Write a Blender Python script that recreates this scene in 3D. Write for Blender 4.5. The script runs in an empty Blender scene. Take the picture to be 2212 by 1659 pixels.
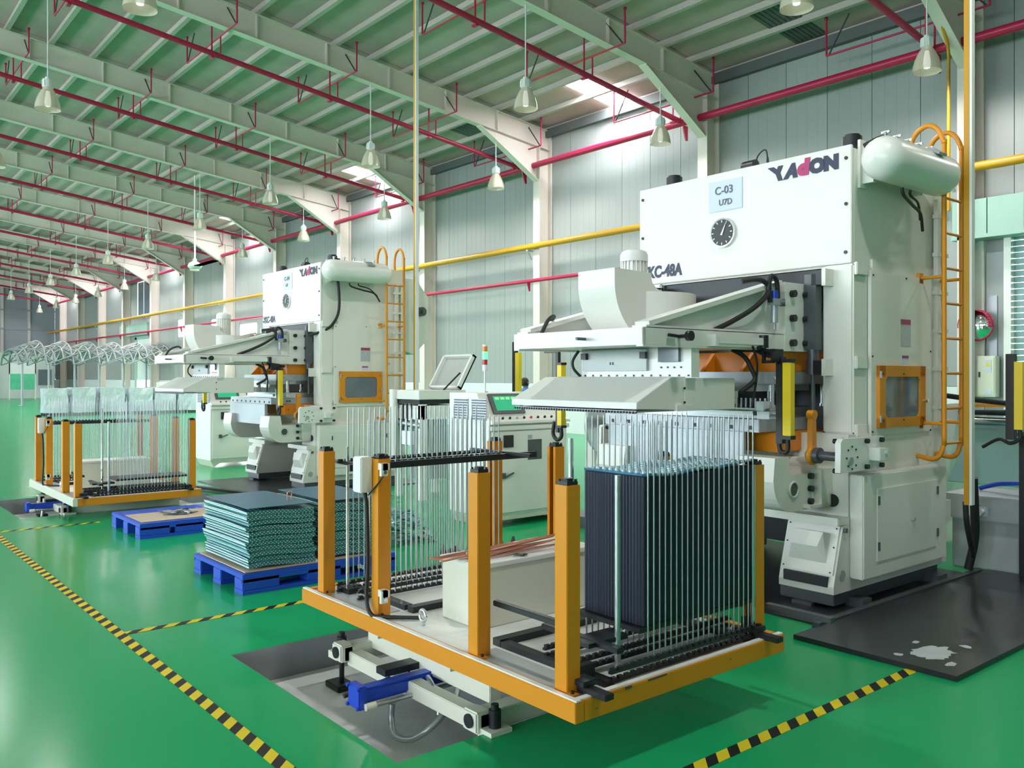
import bpy, bmesh, math, random
from mathutils import Vector, Matrix

random.seed(7)
S = bpy.context.scene
C = S.collection
PI = math.pi

# ------------------------------------------------------------------ camera, world, exposure
cam_d = bpy.data.cameras.new('camera')
cam = bpy.data.objects.new('camera', cam_d)
C.objects.link(cam)
FPX = 1865.0
cam_d.sensor_width = 36.0
cam_d.lens = FPX / 2212.0 * 36.0
cam_d.shift_y = -14.5 / 2212.0
cam_d.clip_start = 0.05
cam_d.clip_end = 400
YAW = math.atan(1536.0 / 1865.0)              # angle between view direction and the wall
cam.location = (0, 0, 1.6)
cam.rotation_euler = (PI / 2, 0, PI / 2 - YAW)
S.camera = cam

W = bpy.data.worlds.new('sky')
S.world = W
W.use_nodes = True
W.node_tree.nodes['Background'].inputs[0].default_value = (0.80, 0.92, 1.0, 1)
W.node_tree.nodes['Background'].inputs[1].default_value = 12.0

S.view_settings.view_transform = 'Standard'
S.view_settings.look = 'None'
S.view_settings.exposure = 0.58
S.view_settings.gamma = 1.0
S.view_settings.use_curve_mapping = False
S.cycles.use_denoising = True
S.cycles.max_bounces = 4
S.cycles.diffuse_bounces = 3
S.cycles.glossy_bounces = 2
S.cycles.use_adaptive_sampling = True
S.cycles.adaptive_threshold = 0.12
S.cycles.transparent_max_bounces = 12
S.cycles.sample_clamp_indirect = 6.0
LAMP_W = 78.0
SKYL = 45.0

# ------------------------------------------------------------------ materials
MATS = {}
def mat(name, col, rough=0.5, metal=0.0, var=0.06, scale=6.0, bump=0.0, bscale=40.0, spec=0.5,
        trans=0.0, emit=None, alpha=1.0, coat=0.0, rand=0.0, stretch=None, dirt=0.0, dirtcol=(0.2, 0.18, 0.14)):
    m = bpy.data.materials.new(name)
    m.use_nodes = True
    nt = m.node_tree
    b = nt.nodes['Principled BSDF']
    L = nt.links
    b.inputs['Roughness'].default_value = rough
    b.inputs['Metallic'].default_value = metal
    b.inputs['Specular IOR Level'].default_value = spec
    b.inputs['Coat Weight'].default_value = coat
    b.inputs['Alpha'].default_value = alpha
    b.inputs['Transmission Weight'].default_value = trans
    tc = nt.nodes.new('ShaderNodeTexCoord')
    mp = nt.nodes.new('ShaderNodeMapping')
    L.new(tc.outputs['Object'], mp.inputs[0])
    if stretch:
        mp.inputs['Scale'].default_value = stretch
    n = nt.nodes.new('ShaderNodeTexNoise')
    n.inputs['Scale'].default_value = scale
    n.inputs['Detail'].default_value = 5
    L.new(mp.outputs[0], n.inputs['Vector'])
    mx = nt.nodes.new('ShaderNodeMix')
    mx.data_type = 'RGBA'
    c = Vector(col)
    mx.inputs[6].default_value = (*[max(0, v * (1 - var)) for v in c], 1)
    mx.inputs[7].default_value = (*[min(1, v * (1 + var)) for v in c], 1)
    L.new(n.outputs['Fac'], mx.inputs[0])
    out = mx.outputs[2]
    if dirt > 0:
        n2 = nt.nodes.new('ShaderNodeTexNoise')
        n2.inputs['Scale'].default_value = scale * 0.6
        n2.inputs['Detail'].default_value = 8
        L.new(mp.outputs[0], n2.inputs['Vector'])
        rp = nt.nodes.new('ShaderNodeMapRange')
        rp.inputs[1].default_value = 0.52
        rp.inputs[2].default_value = 0.72
        rp.inputs[4].default_value = dirt
        L.new(n2.outputs['Fac'], rp.inputs[0])
        m2 = nt.nodes.new('ShaderNodeMix')
        m2.data_type = 'RGBA'
        m2.inputs[7].default_value = (*dirtcol, 1)
        L.new(rp.outputs[0], m2.inputs[0])
        L.new(out, m2.inputs[6])
        out = m2.outputs[2]
    if rand > 0:
        oi = nt.nodes.new('ShaderNodeObjectInfo')
        hs = nt.nodes.new('ShaderNodeHueSaturation')
        mr = nt.nodes.new('ShaderNodeMapRange')
        mr.inputs[3].default_value = 1 - rand
        mr.inputs[4].default_value = 1 + rand
        L.new(oi.outputs['Random'], mr.inputs[0])
        L.new(mr.outputs[0], hs.inputs['Value'])
        L.new(out, hs.inputs['Color'])
        out = hs.outputs[0]
    L.new(out, b.inputs['Base Color'])
    if bump > 0:
        n3 = nt.nodes.new('ShaderNodeTexNoise')
        n3.inputs['Scale'].default_value = bscale
        n3.inputs['Detail'].default_value = 3
        L.new(mp.outputs[0], n3.inputs['Vector'])
        bp = nt.nodes.new('ShaderNodeBump')
        bp.inputs['Strength'].default_value = bump
        bp.inputs['Distance'].default_value = 0.01
        L.new(n3.outputs['Fac'], bp.inputs['Height'])
        L.new(bp.outputs[0], b.inputs['Normal'])
    if emit:
        b.inputs['Emission Color'].default_value = (*emit[0], 1)
        b.inputs['Emission Strength'].default_value = emit[1]
    MATS[name] = m
    return m

mat('floor', (0.012, 0.37, 0.13), 0.20, 0, 0.08, 0.7, 0.015, 5, 0.09, dirt=0.10, dirtcol=(0.06, 0.40, 0.20))
mat('concrete', (0.30, 0.32, 0.34), 0.8, 0, 0.15, 3, 0.2, 30)
mat('pit_floor', (0.78, 0.81, 0.84), 0.75, 0, 0.10, 4, 0.2, 30, dirt=0.25, dirtcol=(0.3, 0.3, 0.3))
mat('press', (0.79, 0.79, 0.72), 0.32, 0, 0.03, 3, 0.01, 60, 0.5)
mat('cream', (0.72, 0.72, 0.60), 0.40, 0, 0.04, 3)
mat('machine_white', (0.82, 0.82, 0.77), 0.26, 0, 0.03, 3)
mat('white', (0.80, 0.81, 0.79), 0.45, 0, 0.03, 4)
mat('deck_white', (0.84, 0.85, 0.83), 0.5, 0, 0.04, 5, dirt=0.22, dirtcol=(0.45, 0.44, 0.40))
mat('orange', (0.74, 0.275, 0.008), 0.42, 0, 0.05, 4, dirt=0.06, dirtcol=(0.35, 0.14, 0.02))
mat('die_orange', (0.78, 0.25, 0.01), 0.35, 0, 0.08, 5)
mat('yellow', (0.55, 0.27, 0.008), 0.4, 0, 0.05, 2)
mat('curtain_yellow', (0.85, 0.62, 0.02), 0.4, 0, 0.03, 2)
mat('red', (0.47, 0.010, 0.065), 0.38, 0, 0.08, 2)
mat('black', (0.012, 0.013, 0.015), 0.4, 0, 0.2, 8)
mat('black_steel', (0.025, 0.028, 0.032), 0.38, 0.3, 0.2, 8, 0.05)
mat('rubber', (0.015, 0.016, 0.017), 0.55, 0, 0.1, 8)
mat('dark_steel', (0.10, 0.11, 0.12), 0.42, 0.4, 0.2, 8, 0.05)
mat('oil_steel', (0.035, 0.036, 0.045), 0.3, 0.3, 0.3, 3, 0.03, 20, dirt=0.15, dirtcol=(0.12, 0.12, 0.13))
mat('worn', (0.55, 0.60, 0.62), 0.6, 0, 0.2, 10)
mat('steel', (0.55, 0.58, 0.60), 0.28, 0.9, 0.08, 6)
mat('chrome', (0.78, 0.80, 0.82), 0.14, 1.0, 0.03, 6)
mat('grey_metal', (0.44, 0.47, 0.50), 0.4, 0.5, 0.12, 5)
mat('grey_paint', (0.40, 0.43, 0.44), 0.5, 0, 0.1, 5)
mat('dull_alu', (0.46, 0.49, 0.48), 0.5, 0.3, 0.12, 4)
mat('alu', (0.66, 0.70, 0.72), 0.3, 0.8, 0.05, 5)
mat('blue', (0.012, 0.07, 0.55), 0.35, 0, 0.06, 4)
mat('pallet_blue', (0.018, 0.085, 0.60), 0.42, 0, 0.08, 4, 0.05, 20)
mat('shirt', (0.10, 0.22, 0.62), 0.8, 0, 0.1, 20)
mat('trousers', (0.03, 0.04, 0.08), 0.8, 0, 0.1, 20)
mat('skin', (0.45, 0.24, 0.15), 0.6, 0, 0.05, 8)
mat('hair', (0.010, 0.009, 0.009), 0.5, 0, 0.2, 30)
mat('card', (0.56, 0.46, 0.35), 0.8, 0, 0.1, 5)
mat('copper', (0.72, 0.33, 0.24), 0.3, 0.85, 0.08, 6)
mat('navy', (0.012, 0.016, 0.06), 0.4, 0, 0.05, 5)
mat('magenta', (0.45, 0.012, 0.14), 0.4, 0, 0.05, 5)
mat('paper', (0.62, 0.68, 0.82), 0.55, 0, 0.02, 5)
mat('label_red', (0.40, 0.05, 0.12), 0.5)
mat('label_grey', (0.48, 0.50, 0.52), 0.5, 0, 0.25, 60)
mat('screen', (0.02, 0.30, 0.16), 0.3, 0, 0.1, 20, emit=((0.02, 0.40, 0.18), 0.45))
mat('screen_bar', (0.2, 0.7, 0.2), 0.3, emit=((0.25, 0.6, 0.3), 0.5))
mat('green_lamp', (0.1, 0.9, 0.3), 0.3, emit=((0.10, 0.9, 0.25), 1.3))
mat('amber', (0.80, 0.25, 0.03), 0.3)
mat('red_lamp', (0.50, 0.02, 0.06), 0.3)
mat('pink', (0.75, 0.03, 0.35), 0.4)
mat('window_glass', (0.16, 0.19, 0.22), 0.08, 0, 0.25, 3, spec=0.7)
mat('lamp_glass', (0.66, 0.60, 0.48), 0.25, 0, 0.05, 6, spec=0.6, alpha=0.82)
mat('lamp_white', (0.78, 0.80, 0.78), 0.4)
mat('bulb', (0.9, 0.9, 0.88), 0.3, emit=((1.0, 0.98, 0.90), 1.2))
mat('wall', (0.315, 0.335, 0.325), 0.42, 0, 0.05, 0.5, 0.02, 8, rand=0.05)
mat('wall_low', (0.72, 0.75, 0.75), 0.55, 0, 0.05, 1)
mat('wall_end', (0.36, 0.40, 0.43), 0.5, 0, 0.06, 0.5)
mat('frame_paint', (0.76, 0.66, 0.60), 0.5, 0, 0.05, 1.5)
mat('purlin', (0.52, 0.44, 0.41), 0.5, 0, 0.06, 2)
mat('ceiling', (0.47, 0.345, 0.33), 0.75, 0, 0.22, 1.3, 0.05, 4, rand=0.10)
mat('ceiling_dark', (0.10, 0.11, 0.11), 0.6, 0, 0.1, 3)
mat('joint', (0.20, 0.22, 0.22), 0.7)
mat('skylight', (0.9, 0.95, 1.0), 0.4, emit=((0.93, 0.97, 1.0), SKYL))
mat('brace_dark', (0.045, 0.035, 0.04), 0.6)
mat('mint', (0.34, 0.50, 0.43), 0.45, 0, 0.05, 3)
mat('slat', (0.24, 0.40, 0.40), 0.45, 0, 0.06, 3)
mat('film', (0.62, 0.66, 0.72), 0.15, 0, 0.25, 9, 0.5, 12, spec=0.7)
mat('poster', (0.10, 0.55, 0.32), 0.5, 0, 0.4, 2)
mat('scrap', (0.30, 0.58, 0.60), 0.22, 0.6, 0.3, 20)
mat('rust', (0.10, 0.055, 0.065), 0.9, 0, 0.35, 14, 0.5, 30)
mat('mirror', (0.85, 0.88, 0.90), 0.05, 1.0, 0.02)
mat('pole_grey', (0.32, 0.34, 0.36), 0.4, 0.4, 0.05)
mat('sheet', (0.42, 0.66, 0.68), 0.2, 0.6, 0.1, 2)  # teal tint paints in the cyan reflection on the aluminium sheet

def fin_material(name, base, dot, gx, gy, rough, dots=True, axis='XY'):
    m = mat(name, base, rough, 0.35, 0.12, 5)
    nt = m.node_tree
    b = nt.nodes['Principled BSDF']
    tc = nt.nodes.new('ShaderNodeTexCoord')
    sp = nt.nodes.new('ShaderNodeSeparateXYZ')
    nt.links.new(tc.outputs['Object'], sp.inputs[0])
    def sn(sock, k):
        a = nt.nodes.new('ShaderNodeMath'); a.operation = 'MULTIPLY'; a.inputs[1].default_value = k
        s = nt.nodes.new('ShaderNodeMath'); s.operation = 'SINE'
        nt.links.new(sock, a.inputs[0]); nt.links.new(a.outputs[0], s.inputs[0])
        return s.outputs[0]
    p = nt.nodes.new('ShaderNodeMath'); p.operation = 'MULTIPLY'
    nt.links.new(sn(sp.outputs[axis[0]], 2 * PI / gx), p.inputs[0])
    nt.links.new(sn(sp.outputs[axis[1]], 2 * PI / gy), p.inputs[1])
    r = nt.nodes.new('ShaderNodeMapRange')
    r.inputs[1].default_value = 0.15; r.inputs[2].default_value = 0.7
    nt.links.new(p.outputs[0], r.inputs[0])
    mx = nt.nodes.new('ShaderNodeMix'); mx.data_type = 'RGBA'
    src = b.inputs['Base Color'].links[0].from_socket
    nt.links.new(src, mx.inputs[6]); mx.inputs[7].default_value = (*dot, 1)
    nt.links.new(r.outputs[0], mx.inputs[0])
    nt.links.new(mx.outputs[2], b.inputs['Base Color'])
    bp = nt.nodes.new('ShaderNodeBump'); bp.inputs['Strength'].default_value = 0.6; bp.inputs['Distance'].default_value = 0.004
    nt.links.new(p.outputs[0], bp.inputs['Height']); nt.links.new(bp.outputs[0], b.inputs['Normal'])
    return m
fin_material('fin_top', (0.05, 0.17, 0.30), (0.62, 0.78, 0.84), 0.038, 0.034, 0.35)
fin_material('fin_bundle', (0.05, 0.20, 0.25), (0.55, 0.82, 0.80), 0.030, 0.024, 0.28, axis='YZ')
mat('fin_edge', (0.018, 0.024, 0.045), 0.42, 0.3, 0.35, 9, stretch=(6, 6, 0.15))
mat('fin_sheet', (0.05, 0.16, 0.26), 0.35, 0.4, 0.1, 3)
mat('fin_rim', (0.62, 0.82, 0.82), 0.35, 0.2, 0.1, 8)

def tape_material(name, axis):
    m = mat(name, (0.75, 0.58, 0.02), 0.6, spec=0.2)
    nt = m.node_tree; b = nt.nodes['Principled BSDF']
    tc = nt.nodes.new('ShaderNodeTexCoord'); sp = nt.nodes.new('ShaderNodeSeparateXYZ')
    nt.links.new(tc.outputs['Object'], sp.inputs[0])
    ad = nt.nodes.new('ShaderNodeMath'); ad.operation = 'ADD'
    nt.links.new(sp.outputs['X'], ad.inputs[0]); nt.links.new(sp.outputs['Y'], ad.inputs[1])
    mu = nt.nodes.new('ShaderNodeMath'); mu.operation = 'MULTIPLY'; mu.inputs[1].default_value = 1 / 0.15
    fr = nt.nodes.new('ShaderNodeMath'); fr.operation = 'FRACT'
    gt = nt.nodes.new('ShaderNodeMath'); gt.operation = 'GREATER_THAN'; gt.inputs[1].default_value = 0.52
    nt.links.new(ad.outputs[0], mu.inputs[0]); nt.links.new(mu.outputs[0], fr.inputs[0]); nt.links.new(fr.outputs[0], gt.inputs[0])
    mx = nt.nodes.new('ShaderNodeMix'); mx.data_type = 'RGBA'
    src = b.inputs['Base Color'].links[0].from_socket
    nt.links.new(src, mx.inputs[6]); mx.inputs[7].default_value = (0.012, 0.014, 0.012, 1)
    nt.links.new(gt.outputs[0], mx.inputs[0]); nt.links.new(mx.outputs[2], b.inputs['Base Color'])
tape_material('tape', 'X')

# ------------------------------------------------------------------ mesh helpers
ORG = {}
class MB:
    def __init__(s): s.v = []; s.f = []; s.sm = []
    def add(s, vs, fs, smooth=False):
        o = len(s.v); s.v += [Vector(p) for p in vs]
        for f in fs: s.f.append([i + o for i in f]); s.sm.append(smooth)
        return s
    def box(s, x0, x1, y0, y1, z0, z1, rz=0, ry=0, rx=0):
        vs = [(x0, y0, z0), (x1, y0, z0), (x1, y1, z0), (x0, y1, z0), (x0, y0, z1), (x1, y0, z1), (x1, y1, z1), (x0, y1, z1)]
        if rz or ry or rx:
            c = Vector(((x0 + x1) / 2, (y0 + y1) / 2, (z0 + z1) / 2))
            R = Matrix.Rotation(rz, 3, 'Z') @ Matrix.Rotation(ry, 3, 'Y') @ Matrix.Rotation(rx, 3, 'X')
            vs = [c + R @ (Vector(p) - c) for p in vs]
        return s.add(vs, [(0, 3, 2, 1), (4, 5, 6, 7), (0, 1, 5, 4), (1, 2, 6, 5), (2, 3, 7, 6), (3, 0, 4, 7)])
    def cyl(s, p0, p1, r0, r1=None, n=12, caps=True):
        p0 = Vector(p0); p1 = Vector(p1); r1 = r0 if r1 is None else r1
        d = (p1 - p0).normalized(); u = d.orthogonal().normalized(); w = d.cross(u)
        a = [(u * math.cos(2 * PI * i / n) + w * math.sin(2 * PI * i / n)) for i in range(n)]
        A = [p0 + k * r0 for k in a]; B = [p1 + k * r1 for k in a]
        s.add(A + B, [(i, (i + 1) % n, n + (i + 1) % n, n + i) for i in range(n)], True)
        if caps:
            s.add(A, [tuple(range(n - 1, -1, -1))]); s.add(B, [tuple(range(n))])
        return s
    def tube(s, pts, r, n=8, smooth_path=True):
        P = [Vector(p) for p in pts]
        if smooth_path and len(P) > 2:
            Q = []
            for i in range(len(P) - 1):
                a = P[max(i - 1, 0)]; b = P[i]; c = P[i + 1]; d = P[min(i + 2, len(P) - 1)]
                for k in range(5):
                    t = k / 5
                    Q.append(0.5 * ((2 * b) + (c - a) * t + (2 * a - 5 * b + 4 * c - d) * t * t + (3 * b - a - 3 * c + d) * t ** 3))
            Q.append(P[-1]); P = Q
        rings = []; up = None
        for i, p in enumerate(P):
            t = (P[min(i + 1, len(P) - 1)] - P[max(i - 1, 0)])
            t = t.normalized() if t.length > 1e-9 else Vector((0, 0, 1))
            if up is None: up = t.orthogonal().normalized()
            up = (up - t * up.dot(t)); up = up.normalized() if up.length > 1e-6 else t.orthogonal().normalized()
            w = t.cross(up)
            rings.append([p + (up * math.cos(2 * PI * k / n) + w * math.sin(2 * PI * k / n)) * r for k in range(n)])
        vs = [q for R in rings for q in R]; fs = []
        for i in range(len(rings) - 1):
            for k in range(n):
                fs.append((i * n + k, i * n + (k + 1) % n, (i + 1) * n + (k + 1) % n, (i + 1) * n + k))
        s.add(vs, fs, True)
        s.add(rings[0], [tuple(range(n - 1, -1, -1))]); s.add(rings[-1], [tuple(range(n))])
        return s
    def prism(s, prof, axis, a, b):
        """extrude a closed 2D profile along axis; prof coords are the two other axes in xyz order"""
        n = len(prof)
        def P(q, t):
            return {'X': (t, q[0], q[1]), 'Y': (q[0], t, q[1]), 'Z': (q[0], q[1], t)}[axis]
        A = [P(q, a) for q in prof]; B = [P(q, b) for q in prof]
        area = sum(prof[i][0] * prof[(i + 1) % n][1] - prof[(i + 1) % n][0] * prof[i][1] for i in range(n))
        sides = [(i, (i + 1) % n, n + (i + 1) % n, n + i) for i in range(n)]
        s.add(A + B, sides); s.add(A, [tuple(range(n - 1, -1, -1))]); s.add(B, [tuple(range(n))])
        return s
    def lathe(s, c, prof, n=16):
        c = Vector(c); vs = []; fs = []
        for r, z in prof:
            for i in range(n): vs.append(c + Vector((r * math.cos(2 * PI * i / n), r * math.sin(2 * PI * i / n), z)))
        for j in range(len(prof) - 1):
            for i in range(n): fs.append((j * n + i, j * n + (i + 1) % n, (j + 1) * n + (i + 1) % n, (j + 1) * n + i))
        return s.add(vs, fs, True)
    def ring(s, c, axis, R, r, n=20, m=8):
        pts = []
        for i in range(n + 1):
            a = 2 * PI * i / n
            o = {'X': (0, math.cos(a), math.sin(a)), 'Y': (math.cos(a), 0, math.sin(a)), 'Z': (math.cos(a), math.sin(a), 0)}[axis]
            pts.append(Vector(c) + Vector(o) * R)
        return s.tube(pts, r, m, False)
    def build(s, name, material, parent=None, label=None, cat=None, group=None, kind=None, bevel=0.0, origin=None, fixn=True):
        if parent is not None: org = ORG[parent.name]
        elif origin is not None: org = Vector(origin)
        else:
            xs = [p.x for p in s.v]; ys = [p.y for p in s.v]; zs = [p.z for p in s.v]
            org = Vector(((min(xs) + max(xs)) / 2, (min(ys) + max(ys)) / 2, min(zs)))
        me = bpy.data.meshes.new(name)
        me.from_pydata([tuple(p - org) for p in s.v], [], s.f)
        me.polygons.foreach_set('use_smooth', s.sm)
        if fixn or bevel:
            bm = bmesh.new(); bm.from_mesh(me)
            if bevel:
                bmesh.ops.remove_doubles(bm, verts=bm.verts, dist=1e-5)
                bmesh.ops.recalc_face_normals(bm, faces=bm.faces)
                es = [e for e in bm.edges if len(e.link_faces) == 2 and e.calc_face_angle(0) > 0.5]
                bmesh.ops.bevel(bm, geom=es, offset=bevel, segments=2, affect='EDGES', clamp_overlap=True)
            bmesh.ops.recalc_face_normals(bm, faces=bm.faces)
            bm.to_mesh(me); bm.free()
        me.materials.append(MATS[material])
        o = bpy.data.objects.new(name, me); C.objects.link(o)
        if parent is not None: o.parent = parent
        else: o.location = org
        ORG[o.name] = org
        if label: o['label'] = label
        if cat: o['category'] = cat
        if group: o['group'] = group
        if kind: o['kind'] = kind
        return o

def B(*a, **k): return MB().box(*a, **k)
def CY(*a, **k): return MB().cyl(*a, **k)
def TU(*a, **k): return MB().tube(*a, **k)
def thing(name, label, cat, loc, group=None, kind=None):
    o = bpy.data.objects.new(name, None); C.objects.link(o); o.location = loc
    o.empty_display_size = 0.1
    ORG[o.name] = Vector(loc)
    if kind: o['kind'] = kind
    if label: o['label'] = label
    if cat: o['category'] = cat
    if group: o['group'] = group
    return o
def inst(src, parent, off, name=None):
    """piece sharing mesh data with src, shifted by off"""
    o = src.copy(); C.objects.link(o); o.parent = parent; o.location = Vector(off) + Vector(src.location)
    return o
def copy_tree(o, parent=None):
    c = o.copy(); C.objects.link(c); c.parent = parent
    for ch in list(o.children): copy_tree(ch, c)
    return c
def text(name, body, size, material, parent, pos, rz=0.0, shear=0.0, bold=0.0, ext=0.002, sx=1.0, align='LEFT', flat=False):
    cu = bpy.data.curves.new('t', 'FONT'); cu.body = body; cu.size = size; cu.shear = shear; cu.offset = bold; cu.extrude = ext
    cu.align_x = align; cu.resolution_u = 3
    to = bpy.data.objects.new('t', cu); C.objects.link(to)
    dg = bpy.context.evaluated_depsgraph_get(); dg.update()
    me = bpy.data.meshes.new_from_object(to.evaluated_get(dg)); bpy.data.objects.remove(to)
    Mx = Matrix.Rotation(rz, 4, 'Z') @ (Matrix.Identity(4) if flat else Matrix.Rotation(PI / 2, 4, 'X')) @ Matrix.Diagonal((sx, 1, 1, 1))
    me.transform(Mx); me.transform(Matrix.Translation(Vector(pos) - ORG[parent.name]))
    me.materials.clear(); me.materials.append(MATS[material])
    o = bpy.data.objects.new(name, me); C.objects.link(o); o.parent = parent; ORG[o.name] = ORG[parent.name]
    return o
ORDS = ['first', 'second', 'third', 'fourth', 'fifth', 'sixth', 'seventh', 'eighth', 'ninth', 'tenth', 'eleventh', 'twelfth', 'thirteenth', 'fourteenth', 'fifteenth', 'sixteenth', 'seventeenth']

# ================================================================== THE SETTING
YW = 17.0                      # inner face of the long wall
XE = -83.0                     # far end wall
XR = 9.0                       # end wall behind the camera
YB = -19.0                     # opposite long wall
RIDGE = -1.0
SL = 0.117
def deck(y): return 8.95 + SL * (YW - y) if y >= RIDGE else 8.95 + SL * (YW - 2 * RIDGE + y)
FX = [-6.95 - 5.985 * k for k in range(-2, 13)]

# floor with the two lift pits
PITS = [(-4.87, -3.07), (-12.87, -11.07)]
PY0, PY1 = 1.91, 4.3
fl = MB()
fl.box(XE - .3, XR + .3, YB - .3, PY0, -0.12, 0)
fl.box(XE - .3, XR + .3, PY1, YW + .3, -0.12, 0)
xs = [XE - .3, PITS[1][0], PITS[1][1], PITS[0][0], PITS[0][1], XR + .3]
for a, b in ((xs[0], xs[1]), (xs[2], xs[3]), (xs[4], xs[5])): fl.box(a, b, PY0, PY1, -0.12, 0)
floor = fl.build('floor', 'floor', kind='structure', origin=(0, 0, 0))
for a, b in PITS:
    B(a - .02, b + .02, PY0 - .02, PY1 + .02, -0.26, -0.20).build('pit_bottom', 'pit_floor', floor)
    w = MB()
    q = .004
    w.box(a - .06, a + q, PY0 - .06, PY1 + .06, -0.25, -0.002); w.box(b - q, b + .06, PY0 - .06, PY1 + .06, -0.25, -0.002)
    w.box(a, b, PY0 - .06, PY0 + q, -0.25, -0.002); w.box(a, b, PY1 - q, PY1 + .06, -0.25, -0.002)
    w.build('pit_lining', 'concrete', floor)

# long wall: backing with openings, low masonry wall, cladding panels
# openings: (x0, x1, z0, z1)
OPEN = [(-6.30, -2.3, 0.0, 4.2), (-59.2, -55.4, 0.0, 4.1), (-46.1, -43.4, 2.4, 4.75), (-42.2, -40.0, 2.4, 4.3), (-51.4, -49.2, 3.9, 5.0), (-38.3, -36.9, 2.4, 4.3), (-59.2, -55.5, 5.6, 7.8)]
TOP = 9.1
def wall_strips(ops, x0, x1, z0, z1):
    ed = sorted({x0, x1} | {max(x0, min(x1, e)) for o in ops for e in o[:2]})
    res = []
    for a, b in zip(ed, ed[1:]):
        if b - a < 1e-6: continue
        hs = sorted([(o[2], o[3]) for o in ops if o[0] <= a + 1e-6 and o[1] >= b - 1e-6])
        z = z0
        for h0, h1 in hs:
            if h0 > z: res.append((a, b, z, min(h0, z1)))
            z = max(z, h1)
        if z < z1: res.append((a, b, z, z1))
    return res
w = MB()
for a, b, z0, z1 in wall_strips(OPEN, XE, XR, 0, TOP): w.box(a, b, YW + .06, YW + .25, z0, z1)
wall = w.build('wall_back', 'joint', kind='structure', origin=(0, YW, 0))
w = MB()
for a, b, z0, z1 in wall_strips(OPEN, XE, XR, 0, 1.42): w.box(a, b, YW - .04, YW + .06, z0, z1)
w.build('masonry_base', 'wall_low', wall)
x = XE
PW = 1.0
cache = {}
while x < XR - .01:
    for a, b, z0, z1 in wall_strips(OPEN, x, min(x + PW, XR), 1.43, TOP - .1):
        if b - a < 0.06: continue
        key = (round(b - a, 3), round(z0, 2), round(z1, 2))
        if key in cache: inst(cache[key][0], wall, (a - cache[key][1], 0, 0))
        else:
            m = MB(); m.box(a + .006, b - .006, YW, YW + .06, z0, z1)
            nr = max(1, int((b - a) / 0.25))
            for i in range(1, nr): 
                xx = a + (b - a) * i / nr
                m.box(xx - .02, xx + .02, YW - .002, YW, z0, z1)
            cache[key] = (m.build('wall_panel', 'wall', wall), a)
    x += PW
# end walls and opposite wall
w = MB(); w.box(XE - .25, XE, YB, YW, 0, 11.2)
we = w.build('wall_left', 'wall_end', kind='structure')
for i in range(9):
    B(XE, XE + .12, YW - 2.0 * i - 2.1, YW - 2.0 * i - 1.9, 0, 9.4).build('wall_rib', 'frame_paint', we)
for zz in (2.9, 5.6, 7.2):
    B(XE, XE + .14, YB, YW, zz, zz + .14).build('wall_rail', 'wall_end', we)
B(XR, XR + .25, YB, YW, 0, 11.2).build('wall_right', 'wall', kind='structure')
WO = [(XE + 4 + 8 * i, XE + 9.5 + 8 * i, 2.0, 6.2) for i in range(11)]
w = MB()
for a, b, z0, z1 in wall_strips(WO, XE, XR, 0, TOP): w.box(a, b, YB - .25, YB, z0, z1)
wf = w.build('wall_front', 'wall', kind='structure')

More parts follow.
